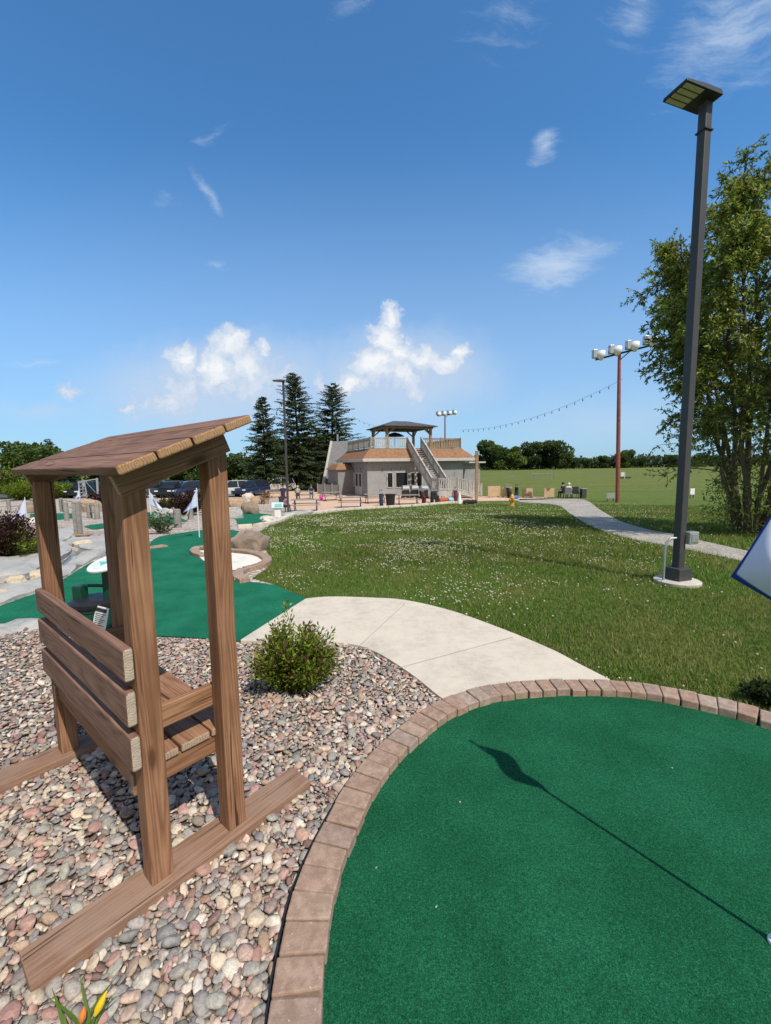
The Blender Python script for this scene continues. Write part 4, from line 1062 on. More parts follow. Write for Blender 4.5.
MB().box((5.68, 4.5, 4.82), (10.7, 8.35, .08)).build('roof_deck', GREYWOOD[0], bld)

def railing(name, a, b, mats, parent, h=1.05, posts=4, z_lift=.0):
    a, b = Vector(a), Vector(b); k_ = MB(); up = Vector((0, 0, 1)); d = (b - a); Ln = d.length
    k_.beam(a + up * h, b + up * h, .14, .05).beam(a + up * (h - .10), b + up * (h - .10), .05, .09).beam(a + up * .12, b + up * .12, .05, .09)
    n = int(Ln / .20)
    for i in range(n):
        p = a.lerp(b, (i + .5) / n); k_.beam(p + up * .14, p + up * (h - .12), .085, .03)
    o = k_.build(name, mats[0], parent)
    for i in range(posts):
        p = a.lerp(b, i / (posts - 1)); MB().box(p + up * (h / 2 + .04), (.13, .13, h + .08)).build('railing_post', mats[0], o)
    return o
RZ = 4.86
railing('railing', (.5, 8.4, RZ), (.5, .5, RZ), PALEWOOD, bld, posts=5)
railing('railing', (.5, .5, RZ), (4.55, .5, RZ), PALEWOOD, bld, posts=3)
railing('railing', (6.15, .5, RZ), (10.85, .5, RZ), TANWOOD, bld, posts=3)
railing('railing', (10.85, .5, RZ), (10.85, 8.4, RZ), TANWOOD, bld, posts=4)
# windows and doors
for x0, x1, z0, z1, op in ((2.08, 2.68, .88, 2.38, 0), (3.0, 4.32, .85, 2.40, 1), (4.70, 5.98, .88, 2.38, 0)):
    cx, cz = (x0 + x1) / 2, (z0 + z1) / 2
    k_ = MB()
    for a, b in (((x0, z0), (x1, z0)), ((x0, z1), (x1, z1)), ((x0, z0), (x0, z1)), ((x1, z0), (x1, z1))): k_.beam((a[0], -.03, a[1]), (b[0], -.03, b[1]), .07, .07)
    if x1 - x0 > 1 and not op: k_.beam((cx, -.03, z0), (cx, -.03, z1), .10, .12)
    wd = k_.build('window', TRIM, bld); MB().box((cx, -.012, cz), (x1 - x0, .02, z1 - z0)).build('pane', GLASSDK, wd)
for y0, y1, z0, z1, nm in ((1.7, 2.7, .05, 2.35, 'door'), (2.9, 3.9, .05, 2.35, 'door'), (4.5, 5.6, .9, 2.35, 'window')):
    k_ = MB()
    for a, b in (((y0, z1), (y1, z1)), ((y0, z0), (y0, z1)), ((y1, z0), (y1, z1)), ((y0, z0 + .05), (y1, z0 + .05))): k_.beam((-.07, a[0], a[1]), (-.07, b[0], b[1]), .12, .09)
    if nm == 'door': k_.box((-.06, (y0 + y1) / 2, .5), (.04, y1 - y0, .9))
    wd = k_.build(nm, TRIM, bld); zz = max(z0, .95); MB().box((-.05, (y0 + y1) / 2, (zz + z1) / 2), (.03, (y1 - y0) * .8, z1 - zz - .1)).build('pane', GLASSDK, wd)
    if nm == 'door': MB().beam((-.13, y0 + .12, .95), (-.13, y0 + .12, 1.2), .03, .03).build('handle', BLACKMETAL, wd)
# staircase
st = MB(); SX0, SX1, Y0, Z0, Y1, Z1 = 4.65, 6.05, .3, 4.80, -5.0, .80
for x in (SX0, SX1): st.beam((x, Y0, Z0 - .16), (x, Y1, Z1 - .16), .06, .30)
sc_ = st.build('staircase', PALEWOOD[0], bld)
k_ = MB()
for i in range(19): t = (i + .5) / 19; k_.box(((SX0 + SX1) / 2, Y0 + (Y1 - Y0) * t, Z0 + (Z1 - Z0) * t - .02), (SX1 - SX0 - .06, .27, .045))
k_.build('stair_treads', PALEWOOD[0], sc_)
for x in (SX0 - .06, SX1 + .06): railing('railing', (x, Y0, Z0 - .05), (x, Y1, Z1 - .05), PALEWOOD, bld, 1.15, 5)
for x in (SX0, SX1): MB().box((x, -1.2, 1.7), (.12, .12, 3.3)).build('stair_post', PALEWOOD[0], sc_)
MB().box((5.45, -5.72, .72), (1.95, 1.42, .12)).box((5.45, -6.42, .40), (1.95, .04, .55)).build('stair_landing', PALEWOOD[0], bld)
railing('railing', (4.5, -6.42, .78), (6.4, -6.42, .78), PALEWOOD, bld, 1.1, 3)
railing('railing', (4.5, -5.05, .78), (4.5, -6.42, .78), PALEWOOD, bld, 1.1, 2)
k_ = MB().beam((6.4, -5.75, .70), (9.0, -5.75, .06), 1.3, .10).beam((6.4, -6.42, .62), (9.0, -6.42, -.05), .05, .28); k_.build('ramp', PALEWOOD[0], bld)
railing('railing', (6.45, -6.42, .78), (9.0, -6.42, .12), PALEWOOD, bld, 1.1, 3)
railing('railing', (6.45, -5.1, .78), (9.0, -5.1, .12), PALEWOOD, bld, 1.1, 3)
# rooftop pavilion
pv = MB()
for x in (2.7, 7.75):
    for y in (1.5, 5.9):
        pv.box((x, y, 5.95), (.24, .24, 2.3))
        for dx, dy in ((.9 if x < 5 else -.9, 0), (0, .9 if y < 3 else -.9)): pv.beam((x, y, 6.35), (x + dx, y + dy, 7.06), .12, .12)
for y in (1.5, 5.9): pv.beam((2.4, y, 7.08), (8.05, y, 7.08), .14, .24)
for x in (2.7, 7.75): pv.beam((x, 1.2, 7.09), (x, 6.2, 7.09), .14, .22)
po = pv.build('pavilion', TANWOOD[0], bld)
k_ = MB(); k_.add([(2.15, .75, 7.22), (8.25, .75, 7.22), (8.25, 6.65, 7.22), (2.15, 6.65, 7.22), (4.3, 3.7, 7.95), (6.05, 3.7, 7.95), (2.15, .75, 7.14), (8.25, .75, 7.14), (8.25, 6.65, 7.14), (2.15, 6.65, 7.14)],
    [(0, 1, 5, 4), (1, 2, 5), (2, 3, 4, 5), (3, 0, 4), (9, 8, 7, 6), (0, 6, 7, 1), (1, 7, 8, 2), (2, 8, 9, 3), (3, 9, 6, 0)]); k_.build('pavilion_roof', DSHING, po)
MB().tube([(4.6, 4.0, 4.85), (4.6, 4.0, 6.7)], .03, 6).lathe([(1.15, 6.3), (.6, 6.6), (.05, 6.75)], (4.6, 4.0, 0), 8).build('patio_umbrella', BLACKPL, po)
# entry wing and grey A-frame wing
MB().box((-.9, 7.0, 1.35), (1.8, 4.6, 2.7)).build('entry_wall', SIDE2, bld)
frustum((-2.1, 4.5, .2, 9.4), (-1.5, 5.6, .2, 8.4), 2.72, 3.35).build('entry_roof', SHING, bld)
k_ = MB(); q = [far(322, 493, 51), far(332, 441.5, 52.5), far(351, 440.5, 54), far(362, 491, 53)]; q = [wl(p) for p in q]; bk = [p + Matrix.Rotation(-BRZ, 3, 'Z') @ Vector((0, 5, 0)) for p in q]; q[0].z = bk[0].z = 0; q[3].z = bk[3].z = 0
k_.add(q + bk, [(0, 1, 2, 3), (7, 6, 5, 4), (0, 4, 5, 1), (1, 5, 6, 2), (2, 6, 7, 3)]); k_.build('gable_wing', GSHING, bld)
MB().beam(q[0] + Vector((-.1, -.08, 0)), q[1] + Vector((-.1, -.08, .05)), .28, .12).build('barge_board', TRIM, bld)
MB().tube([wl(far(337.5, 441, 53)), wl(far(337.5, 434.5, 53))], .12, 8).build('vent_pipe', GALV, bld)

wp = at(476.5, 500.5); wpt = far(476.3, 451.5, wp.y)
po_ = thing('wooden_post', 'tall square tan timber post at the foot of the clubhouse ramp', 'post', wp)
MB().box((0, 0, (wpt.z - wp.z) / 2 - .15), (.24, .24, wpt.z - wp.z + .3)).build('timber', TANWOOD[0], po_, bevel=.02)
MB().box((0, 0, wpt.z - wp.z + .02), (.28, .28, .05)).build('post_cap', TANWOOD[0], po_, bevel=.01)

# ------------------------------------------------------------------ boulders and rock slabs
def rock(name, label, loc, size, mat, seed, group=None, sub=4, rough=.28, sink=.25, cat='boulder'):
    V, F = ico(sub); sz = np.array(size); out = []
    for v in V:
        p = Vector(v); n1 = noise.noise(p * .9 + Vector((seed, 0, 0))); n2 = noise.noise(p * 2.6 + Vector((0, seed, 0))); n3 = noise.noise(p * 7 + Vector((0, 0, seed)))
        q = [abs(c) ** .72 * (1 if c > 0 else -1) for c in v]
        out.append(np.array(q) * (1 + rough * n1 + rough * .5 * n2 + rough * .16 * n3) * sz)
    v = np.array(out); v[:, 2] += size[2] * (1 - 2 * sink)
    o = npmesh(name, v, F, mat, None, None, True); o.location = loc; o.rotation_euler = (0, 0, random.uniform(0, 6))
    try: o.data.set_sharp_from_angle(angle=R_(28))
    except Exception: pass
    return tag(o, label, cat, group)
def pxm(w_, y): return w_ / FOC * y
rock('boulder', 'large brown boulder on the lawn edge behind the brick bordered sand bunker', at(252, 550), (.36, .32, .27), BROWNROCK, 3)
rock('boulder', 'tall brown boulder in the middle of the distant green', at(250.5, 514), (.50, .45, .46), BROWNROCK, 8)
rock('boulder', 'tan boulder at the head of the distant green', at(237, 507.5), (.55, .5, .48), TANROCK, 12)
rock('boulder', 'grey boulder on the left edge of the distant green', at(232.5, 518.5), (.50, .42, .38), GREYROCK, 15)
rock('boulder', 'pale white boulder in front of the silver car', at(248, 500.5), (.60, .5, .46), LIMESTONE, 17)
rock('boulder', 'low tan boulder between the white one and the patio', at(256, 504), (.55, .45, .38), TANROCK, 19)
rock('boulder', 'cream rock by the stream at the left photo edge', at(17, 588), (.13, .11, .13), CREAMROCK, 23)
rock('boulder', 'cream rock on the stream bank beside the far bench post', at(37, 579), (.22, .10, .10), CREAMROCK, 27)
rock('boulder', 'flat cream rock lying lowest on the stream bank', at(3, 598), (.17, .10, .07), CREAMROCK, 29)
rock('boulder', 'flat pale rock beneath the grey post', at(83, 546), (.22, .16, .10), CREAMROCK, 33)
rock('boulder', 'pale rounded rock beside the rusty topped green shrub', at(165, 517.5), (.55, .4, .34), GREYROCK, 36)
rock('boulder', 'brown boulder behind the drooping left flag', at(31, 513), (.62, .5, .55), BROWNROCK, 39)
rock('boulder', 'flat grey rock beside the burgundy shrub at the left', at(36, 523), (.3, .25, .16), LIMESTONE, 41)
rock('boulder', 'pale beige boulder behind the left rope fence', at(90, 512), (.7, .5, .6), TANROCK, 44)
rock('boulder', 'long flat grey stone at the foot of the patio lamp post', at(300, 515), (1.0, .4, .16), GREYROCK, 47)
rock('boulder', 'low whitish stone beside the blue white tee sign', at(268, 521), (.55, .35, .15), LIMESTONE, 49)

def slab(label, outline, h, seed):
    """thick flat rock with an uneven top, following the ground"""
    pl = curve(px(*outline), True, 4); xs = [p[0] for p in pl]; ys = [p[1] for p in pl]; stp = .16
    gx, gy = np.meshgrid(np.arange(min(xs), max(xs), stp), np.arange(min(ys), max(ys), stp)); kx = inpoly(gx.ravel(), gy.ravel(), pl)
    pts = [Vector(p) for p in pl] + [Vector((a, b)) for a, b in zip(gx.ravel()[kx], gy.ravel()[kx])]
    vs, _, fs, *_ = delaunay_2d_cdt(pts, [], [list(range(len(pl)))], 1, 1e-5); n = len(pl)
    def z(v):
        a = noise.noise(Vector((v.x * 1.3, v.y * 1.3, seed))); b = noise.noise(Vector((v.x * 5, v.y * 5, seed)))
        return T(v.y) + h * (.75 + .55 * (a if abs(a) > .12 else .12) + .14 * b)
    V = []
    for i, v in enumerate(vs): V.append((v.x, v.y, z(v) * 1.0 if i >= n else z(v) - .05))
    side = []; o = len(V)
    for i in range(n): V.append((vs[i].x, vs[i].y, T(vs[i].y) - .05))
    for i in range(n): side.append((i, o + i, o + (i + 1) % n, (i + 1) % n))
    me = bpy.data.meshes.new('rock_slab'); me.from_pydata(V, [], [list(f) for f in fs] + side); me.materials.append(GREYROCK)
    bm = bmesh.new(); bm.from_mesh(me); bmesh.ops.recalc_face_normals(bm, faces=bm.faces); bm.to_mesh(me); bm.free()
    for p in me.polygons: p.use_smooth = True
    try: me.set_sharp_from_angle(angle=R_(35))
    except Exception: pass
    return tag(link('rock_slab', me), label, 'rock slab')
slab('wide grey rock slab below the burgundy shrub at the left', [(-60, 580), (-20, 562), (20, 556), (42, 549), (62, 545), (72, 552), (60, 562), (42, 568), (26, 578), (0, 582), (-30, 590)], .16, 2)
slab('grey rock slab bank between the stream and the second green', [(-70, 612), (-30, 600), (8, 590), (40, 581), (62, 568), (78, 558), (96, 552), (120, 550), (110, 555), (88, 563), (63, 579), (42, 591), (18, 599), (0, 606), (-40, 614)], .12, 5)
slab('grey rock shelf around the tall grey post', [(62, 541), (90, 539), (122, 537), (150, 538), (152, 542), (130, 548), (100, 550), (80, 549)], .10, 7)
slab('grey curb stone between the second green and the pebbles', [(-60, 634), (-20, 627), (4, 626), (20, 623), (38, 620), (60, 625), (58, 634), (40, 631), (18, 634), (0, 637), (-40, 642)], .09, 11)
slab('grey rock slab beyond the stream near the rope fence', [(40, 535), (66, 531), (78, 533), (74, 540), (52, 545), (36, 546)], .16, 13)
water_m, kw, bw = newmat('stream_water', .15, .5); bw.inputs['Base Color'].default_value = (.10, .115, .095, 1)
nw = kw.noise(kw.node('ShaderNodeNewGeometry').outputs['Position'], 3, 4); bump(kw, bw, nw, .3, .02)
sheet('stream_water', px((-60, 596), (-10, 588), (25, 580), (44, 570), (62, 563), (80, 549), (100, 548), (84, 558), (64, 569), (44, 581), (16, 590), (-30, 602)), .014, water_m, step=.4)

# limestone edging of the patio
PAVER_KEEP = PAVER; PAVER = LIMESTONE; INNER[0] = .01
le = thing('limestone_edging', 'row of pale limestone blocks between the lawn and the patio', 'edging')
paver_run(le, px((292, 515.5), (320, 513.6), (338, 511), (365, 509), (410, 506.6), (440, 503.8), (476, 502)), .34, .16, 1.0, gap=.04)
le2 = thing('limestone_edging', 'row of pale stones curling along the distant green towards the lamp post', 'edging')
paver_run(le2, curve(px((237, 528), (256, 527), (272, 523.5), (284, 518.5), (290, 515.8))), .3, .13, .55, gap=.05)
PAVER = PAVER_KEEP

# ------------------------------------------------------------------ mini golf flags, posts, fences, signs
def small_flag(label, pole_px, top_y, tip, scale, yaw, furl):
    b = at(*pole_px); top = far(pole_px[0] - 2, top_y, b.y).z - b.z
    root = thing('golf_flag', label, 'golf flag', b, yaw, 'flags on the distant greens'); MB().tube([(0, 0, 0), (0, 0, top)], .014, 8).build('flag_pole', STICK, root, True)
    v = []; f = []; col = []; n = 14; H_ = scale
    for i in range(n + 1):
        for j in range(n + 1):
            s, t = i / n, j / n
            x = -s * H_ * (.25 + .42 * t) * (1 - furl); z = top - .02 - t * H_ * .78 - s * H_ * .5 * (1 - .5 * t)
            y = math.sin(s * 9 + t * 2) * .06 * s
            v.append((x, y, z)); e = min(s + .03, 1 - s, t, 1 - t) < .06; col.append((.05, .10, .38) if e else (.56, .63, .82))
    for i in range(n):
        for j in range(n): f.append((i * (n + 1) + j, (i + 1) * (n + 1) + j, (i + 1) * (n + 1) + j + 1, i * (n + 1) + j + 1))
    npmesh('flag', v, f, WFLAG, root, np.array(col), True); return root
small_flag('drooping white and blue flag on the second green, between the front bench posts', (199.5, 538), 488, None, 0.65, .2, .1)
small_flag('drooping white and blue flag on the far green left of the burgundy shrub', (151.7, 524.5), 489, None, 0.83, 3.0, .0)
small_flag('white and blue flag beside the silver ladder frame', (81, 512), 488, None, 0.78, .1, .3)
small_flag('large drooping pale blue flag behind the left burgundy shrub', (27, 519), 497, None, 1.19, .2, .05)
ROPE = plain('rope', (.42, .33, .22), .9, 0, .15)
def rope_fence(label, posts, ropes=True, hs=None, rr=.09):
    p0 = at(*posts[0][:2]); root = thing('rope_fence', label, 'fence', p0); tops = []
    for (x, yb, yt) in posts:
        b = at(x, yb); t = far(x, yt, b.y); h = t.z - b.z; o = b - p0
        k_ = MB().lathe([(rr, -.1), (rr * 1.02, h * .5), (rr * .97, h - .03), (rr * .7, h)], o, 10); k_.build('fence_post', GREYWOOD[0], root, True); tops.append(o + Vector((0, 0, h)))
    for a, b in zip(tops, tops[1:]):
        for lv in ((.12, .5) if ropes == 2 else (.12,)):
            pts = [a.lerp(b, q / 8) + Vector((0, 0, -lv - .25 * math.sin(PI * q / 8) * (ropes != 2))) for q in range(9)]
            MB().tube(pts, .028, 6).build('rope', ROPE if ropes != 2 else GREYWOOD[0], root, True)
    return root
rope_fence('two grey wooden posts joined by a sagging rope left of the front bench post', [(178, 528, 509), (190.7, 519.5, 506)], 1, None, .13)
rope_fence('grey post and rail fence seen through the bench beside the ladder frame', [(62, 512, 498), (90, 518.5, 502.5), (97.5, 519.5, 503.5)], 2, None, .13)
rope_fence('grey post fence at the far left behind the burgundy shrub', [(-10, 514, 500), (9.5, 513, 499.5), (33, 511, 498.5), (48, 512, 498.5)], 2, None, .12)
rope_fence('single grey post standing on the gravel left of the ladder frame', [(67, 521, 502)], 1, None, .11)
gp0 = at(79, 538); gp1 = far(79, 502, gp0.y)
gpost = thing('signpost', 'thick grey double post rising from a wooden base on the rock shelf', 'post', gp0)
for dx in (-.055, .06): MB().box((dx, 0, (gp1.z - gp0.z) / 2), (.10, .10, gp1.z - gp0.z)).build('post', GREYWOOD[0], gpost, bevel=.01)
MB().box((0, -.02, .10), (.70, .3, .045)).build('base_board', TANWOOD[0], gpost, bevel=.01)
MB().box((-.16, 0, .03), (.08, .24, .10)).box((.2, 0, .03), (.08, .24, .10)).build('base_block', GREYWOOD[0], gpost)
# silver ladder frame
lf0 = at(84, 507); lf = thing('ladder_frame', 'silver metal ladder frame with an overhanging bar behind the greens', 'metal frame', lf0); yl = lf0.y
def lfp(x, y, dy=0): return far(x, y, yl + dy) - lf0
k_ = MB(); A0, A1, B0, B1 = lfp(81, 506), lfp(78.5, 481), lfp(88, 502), lfp(84.5, 482)
k_.beam(A0, A1, .07, .07).beam(B0, B1, .07, .07); o = k_.build('upright', ALU, lf)
k_ = MB()
for i in range(7): t = .1 + i * .14; k_.beam(A0.lerp(A1, t), B0.lerp(B1, t), .05, .05)
k_.build('rungs', ALU, lf)
MB().beam(lfp(80, 481.5), lfp(97, 479), .08, .08).beam(lfp(97, 478), lfp(98, 494), .12, .12).beam(lfp(86, 482), lfp(97, 494), .03, .03).build('overhang_bar', ALU, lf)
MB().beam(lfp(83, 506, .8), lfp(83, 482), .06, .06).beam(lfp(98, 494), lfp(98, 512), .07, .07).build('brace', ALU, lf)

# blue white tee sign
def tee_sign(label, base, yb, yt, w_, mat2):
    b = at(base, yb); h = far(base, yt, b.y).z - b.z; root = thing('tee_sign', label, 'sign', b, .1)
    MB().box((0, 0, h * .3), (w_ * .55, .22, h * .62)).build('stand', WHITE, root, bevel=.03)
    MB().box((0, -.06, h * .78), (w_, .10, h * .42), 0, R_(-28)).build('sign_panel', plain('sign_pale_blue', (.52, .66, .70), .5), root, bevel=.03)
    MB().box((w_ * .1, -.125, h * .80), (w_ * .6, .02, h * .20), 0, R_(-28)).build('sign_picture', mat2, root, bevel=.004)
tee_sign('pale blue and white tee sign beside the patio lamp post', 278, 517.5, 502, .58, TEAL)

# tee marker: green bin with a round sign
tb0 = Vector((-2.80, 4.0, T(4.0))); tb = thing('litter_bin', 'dark green bin with round white sign and text plate, behind the bench', 'bin', tb0, R_(-5))
MB().lathe([(.17, 0), (.185, .02), (.19, .44), (.20, .45), (.20, .47)], (0, 0, 0), 28).build('bin_body', DKGREEN, tb, True)
MB().lathe([(.205, .47), (.215, .485), (.215, .525), (.17, .545), (.13, .53), (.12, .49)], (0, 0, 0), 28).build('bin_rim', BLACKPL, tb, True)
MB().box((-.145, 0, .59), (.09, .10, .15)).build('upright', DKGREEN, tb, bevel=.01)
MB().box((.17, .02, .48), (.11, .12, .72)).build('upright', DKGREEN, tb, bevel=.01)
MB().box((0, .01, .66), (.26, .03, .03)).build('carry_bar', DKGREEN, tb, bevel=.008)
sn = thing
disc = MB().lathe([(.20, -.012), (.205, -.006), (.205, .006), (.20, .012)], (0, 0, 0), 40).build('round_sign', WHITE, tb, False, loc=(.185, .02, .89)); disc.rotation_euler = (R_(15), R_(-8), 0)
MB().lathe([(.165, .0125), (.165, .0155), (.1, .0156)], (0, 0, 0), 36).build('picture', plain('sign_cream', (.66, .74, .72), .5), disc)
MB().prism([(-.13, .01), (-.02, -.02), (.04, .0), (-.01, -.08), (-.04, -.10), (-.07, -.05)], .0160, .0175).build('picture', TEAL, disc)
MB().prism([(-.10, .02), (-.05, .10), (.03, .09), (.05, .03)], .0160, .0172).build('picture', plain('sign_blue', (.50, .62, .80), .5), disc)
MB().beam((.17, .02, .82), (.18, .02, .885), .05, .05).build('sign_arm', DKGREEN, tb)
pl_ = MB().box((0, 0, 0), (.21, .008, .27)).build('text_plate', WHITE, tb, bevel=.003, loc=(.205, -.21, .385)); pl_.rotation_euler = (R_(-14), 0, R_(-24))
MB().box((0, -.006, .105), (.165, .004, .032)).build('heading', INK, pl_)
k_ = MB()
for i in range(11): k_.box((-.012 * (i % 3), -.0055, .07 - i * .0165), (.16 - .024 * (i % 3), .003, .0045))
k_.build('text_lines', INK, pl_)

# ------------------------------------------------------------------ parked cars
TYRE = plain('tyre_rubber', (.02, .02, .02), .8); RIM = plain('alloy_rim', (.45, .46, .48), .4, .6, .1); TAIL = plain('headlamp', (.75, .77, .78), .2, 0, .05)
def car(label, loc, rz, paint, suv=True):
    root = thing('parked_car', label, 'car', loc, rz, 'cars parked in a row'); Lc, W, H_ = (4.6, 1.85, 1.68) if suv else (4.7, 1.82, 1.45); hl = Lc / 2
    lo = [(-hl, .45), (-hl + .06, .95), (-hl + .25, 1.02), (.9, 1.0), (hl - .35, .90), (hl - .02, .72), (hl, .42), (hl - .3, .26), (-hl + .3, .26)]
    k_ = MB(); n = len(lo)
    rows = []
    for s, f_ in ((-1, .9), (-.86, 1.0), (.86, 1.0), (1, .9)):
        rows.append([(x * (1 if abs(s) < .9 else .985), s * W / 2, .26 + (z - .26) * (f_ if abs(s) > .9 else 1) + (.02 if abs(s) > .9 else 0)) for x, z in lo])
    k_.v = [p for r in rows for p in r]
    for i in range(3):
        for j in range(n): k_.f.append((i * n + j, i * n + (j + 1) % n, (i + 1) * n + (j + 1) % n, (i + 1) * n + j))
    k_.f += [tuple(range(n)), tuple(range(3 * n, 4 * n))[::-1]]; k_.m = [0] * len(k_.f)
    k_.build('body', paint, root, True, bevel=.03)
    cb = [(-hl + .12, 1.0), (-hl + .42, H_ - .10), (-hl + .7, H_), (.35, H_), (.62, H_ - .06), (1.35, .98)]; m_ = len(cb); k2_ = MB()
    k2_.v = [(x, -W * (.46 if z < 1.1 else .37), z) for x, z in cb] + [(x, W * (.46 if z < 1.1 else .37), z) for x, z in cb]
    k2_.f = [(j, (j + 1) % m_, m_ + (j + 1) % m_, m_ + j) for j in range(m_)] + [tuple(range(m_))[::-1], tuple(range(m_, 2 * m_))]; k2_.m = [0] * len(k2_.f)
    k2_.build('window', GLASSDK, root, True, bevel=.03)
    MB().box((-hl / 2 + .55, 0, H_ + .005), (1.75, W * .73, .05)).build('roof', paint, root, True, bevel=.02)
    kp = MB()
    for sgn in (-1, 1):
        for x0, x1 in ((.62, 1.33), (-.35, -.35), (-1.25, -1.25), (-hl + .45, -hl + .15)): kp.beam((x0, sgn * W * .375, H_ - .05), (x1, sgn * W * .46, 1.0), .07, .07)
    kp.build('window_pillars', paint, root)
    for x in (-1.42, 1.42):
        for sgn in (-1, 1):
            k3 = MB().tube([(x, sgn * (W / 2 - .2), .34), (x, sgn * (W / 2 + .01), .34)], .34, 18); wh = k3.build('wheel', TYRE, root, True)
            MB().tube([(x, sgn * (W / 2), .34), (x, sgn * (W / 2 + .02), .34)], .22, 14).build('rim', RIM, wh)
    for sgn in (-1, 1): MB().box((hl - .06, sgn * .66, .74), (.12, .36, .13)).build('headlight', TAIL, root, bevel=.02)
    MB().box((hl - .01, 0, .55), (.04, 1.0, .18)).build('grille', BLACKPL, root, bevel=.01)
def paint(n, c): return plain(n, c, .25, .2, .05, 1, 0, .6)
PB, PS, PG, PD, PW_ = paint('black_paint', (.012, .012, .014)), paint('silver_paint', (.52, .54, .56)), paint('grey_paint', (.07, .075, .08)), paint('blue_paint', (.02, .035, .09)), paint('white_car_paint', (.72, .73, .74))
for lab, x, yb, dz, pm, suv in (('black car partly hidden by the far bench post', 58, 497.5, -1.9, PB, 1), ('black car just behind the silver ladder frame', 88, 497.2, -1.7, PB, 1), ('dark grey car behind the flag of the far green', 154, 497, -2.2, PG, 1), ('black car behind the rusty topped shrub', 172, 496.8, -1.5, PB, 1), ('dark blue car behind the round burgundy shrub', 192, 496.6, -2.3, PD, 1), ('grey car hidden behind the front bench post', 212, 496.5, -1.6, PG, 0),
                               ('silver car parked right of the front bench post', 233, 496.5, -2.5, PS, 1), ('dark blue car next to the silver one', 252, 495.8, -1.9, PD, 1), ('white car under the spruces behind the thin lamp post', 277, 491.2, -2.6, PW_, 1)):
    p = at(x, yb); p.z = T(p.y) + .02; car(lab, p, dz, pm, suv)

# ------------------------------------------------------------------ patio furniture
def picnic_table(label):
    root = thing('picnic_table', label, 'picnic table', (0, 0, 0), 0, 'picnic tables on the patio')
    for i, y in enumerate((-.3, -.1, .1, .3)): MB().box((0, y, .75), (1.85, .185, .04)).build('table_plank', GREYWOOD[0], root, bevel=.006)
    for y in (-.72, .72): MB().box((0, y, .45), (1.85, .27, .04)).build('seat', GREYWOOD[0], root, bevel=.006)
    for x in (-.7, .7):
        k_ = MB().tube([(x, -.75, .42), (x, .75, .42)], .03, 6).tube([(x, -.55, .0), (x, -.2, .72)], .03, 6).tube([(x, .55, .0), (x, .2, .72)], .03, 6).tube([(x, -.85, .02), (x, .85, .02)], .03, 6)
        k_.build('leg_frame', DARKGREY, root, True)
    return root
pt = picnic_table('dark weathered picnic table nearest the patio lamp post with bags on it')
pts_ = [((306, 511), .12, None), ((351, 507.5), .1, 'empty picnic table at the lawn edge in front of the clubhouse doors'), ((375, 503), .25, 'picnic table beside the wheeled bag in front of the clubhouse wall'), ((408, 504.5), .0, 'low picnic table in front of the three silver grills'), ((331, 500.5), .5, 'thin framed picnic table left of the clubhouse doors'), ((275, 497.5), .3, 'picnic table left of the thin lamp post under the spruces'), ((305, 499.5), .2, 'picnic table with two seated people behind the dark one')]
for (a, r, lb) in pts_:
    if lb is None: pt.location = at(*a); pt.rotation_euler = (0, 0, r)
    else: dup(pt, at(*a), r, lb)
HOODM = plain('brushed_steel', (.30, .31, .32), .6, .3, .15)
def grill(label, p, rz):
    root = thing('barbecue_grill', label, 'grill', p, rz, 'grills at the clubhouse wall')
    MB().box((0, 0, .45), (.62, .55, .62)).build('cabinet', BLACKPL, root, bevel=.02)
    n = 9; k_ = MB(); prof = [(math.cos(PI * i / n) * .34, .82 + math.sin(PI * i / n) * .42) for i in range(n + 1)]
    k_.v = [(-.31 * (1.15 - .5 * (z - .8)), y, z) for y, z in prof] + [(.31 * (1.15 - .5 * (z - .8)), y, z) for y, z in prof]; m_ = n + 1
    k_.f = [(i, i + 1, m_ + i + 1, m_ + i) for i in range(n)] + [tuple(range(m_)), tuple(range(m_, 2 * m_))[::-1], (0, m_, 2 * m_ - 1, m_ - 1)]; k_.m = [0] * len(k_.f)
    h = k_.build('hood', HOODM, root, True); MB().beam((-.3, -.38, .95), (.3, -.38, .95), .03, .03).build('handle', ALU, h)
    for s in (-1, 1): MB().box((s * .40, 0, .78), (.16, .45, .04)).build('side_shelf', GALV, root, bevel=.005)
    for x in (-.27, .27): MB().tube([(x, -.3, .10), (x, .3, .10)], .10, 12).build('wheel', TYRE, root, True)
for lb, x, y in (('left of three silver hooded grills by the large dark window', 405.5, 498.5), ('middle of three silver hooded grills by the large dark window', 414.5, 498.2), ('right of three silver hooded grills, next to the staircase foot', 424, 498.6)): grill(lb, at(x, y), R_(15))
tc0 = at(390.5, 506.4); tcn = thing('trash_can', 'black round trash can on the patio edge', 'trash can', tc0)
MB().lathe([(.30, 0), (.36, .82), (.40, .84), (.40, .92), (.33, .93), (.31, .80)], (0, 0, 0), 24).build('barrel', BLACKPL, tcn, True)
MB().lathe([(.30, .795), (.28, .8), (.02, .78)], (0, 0, 0), 20).build('liner', INK, tcn, True)
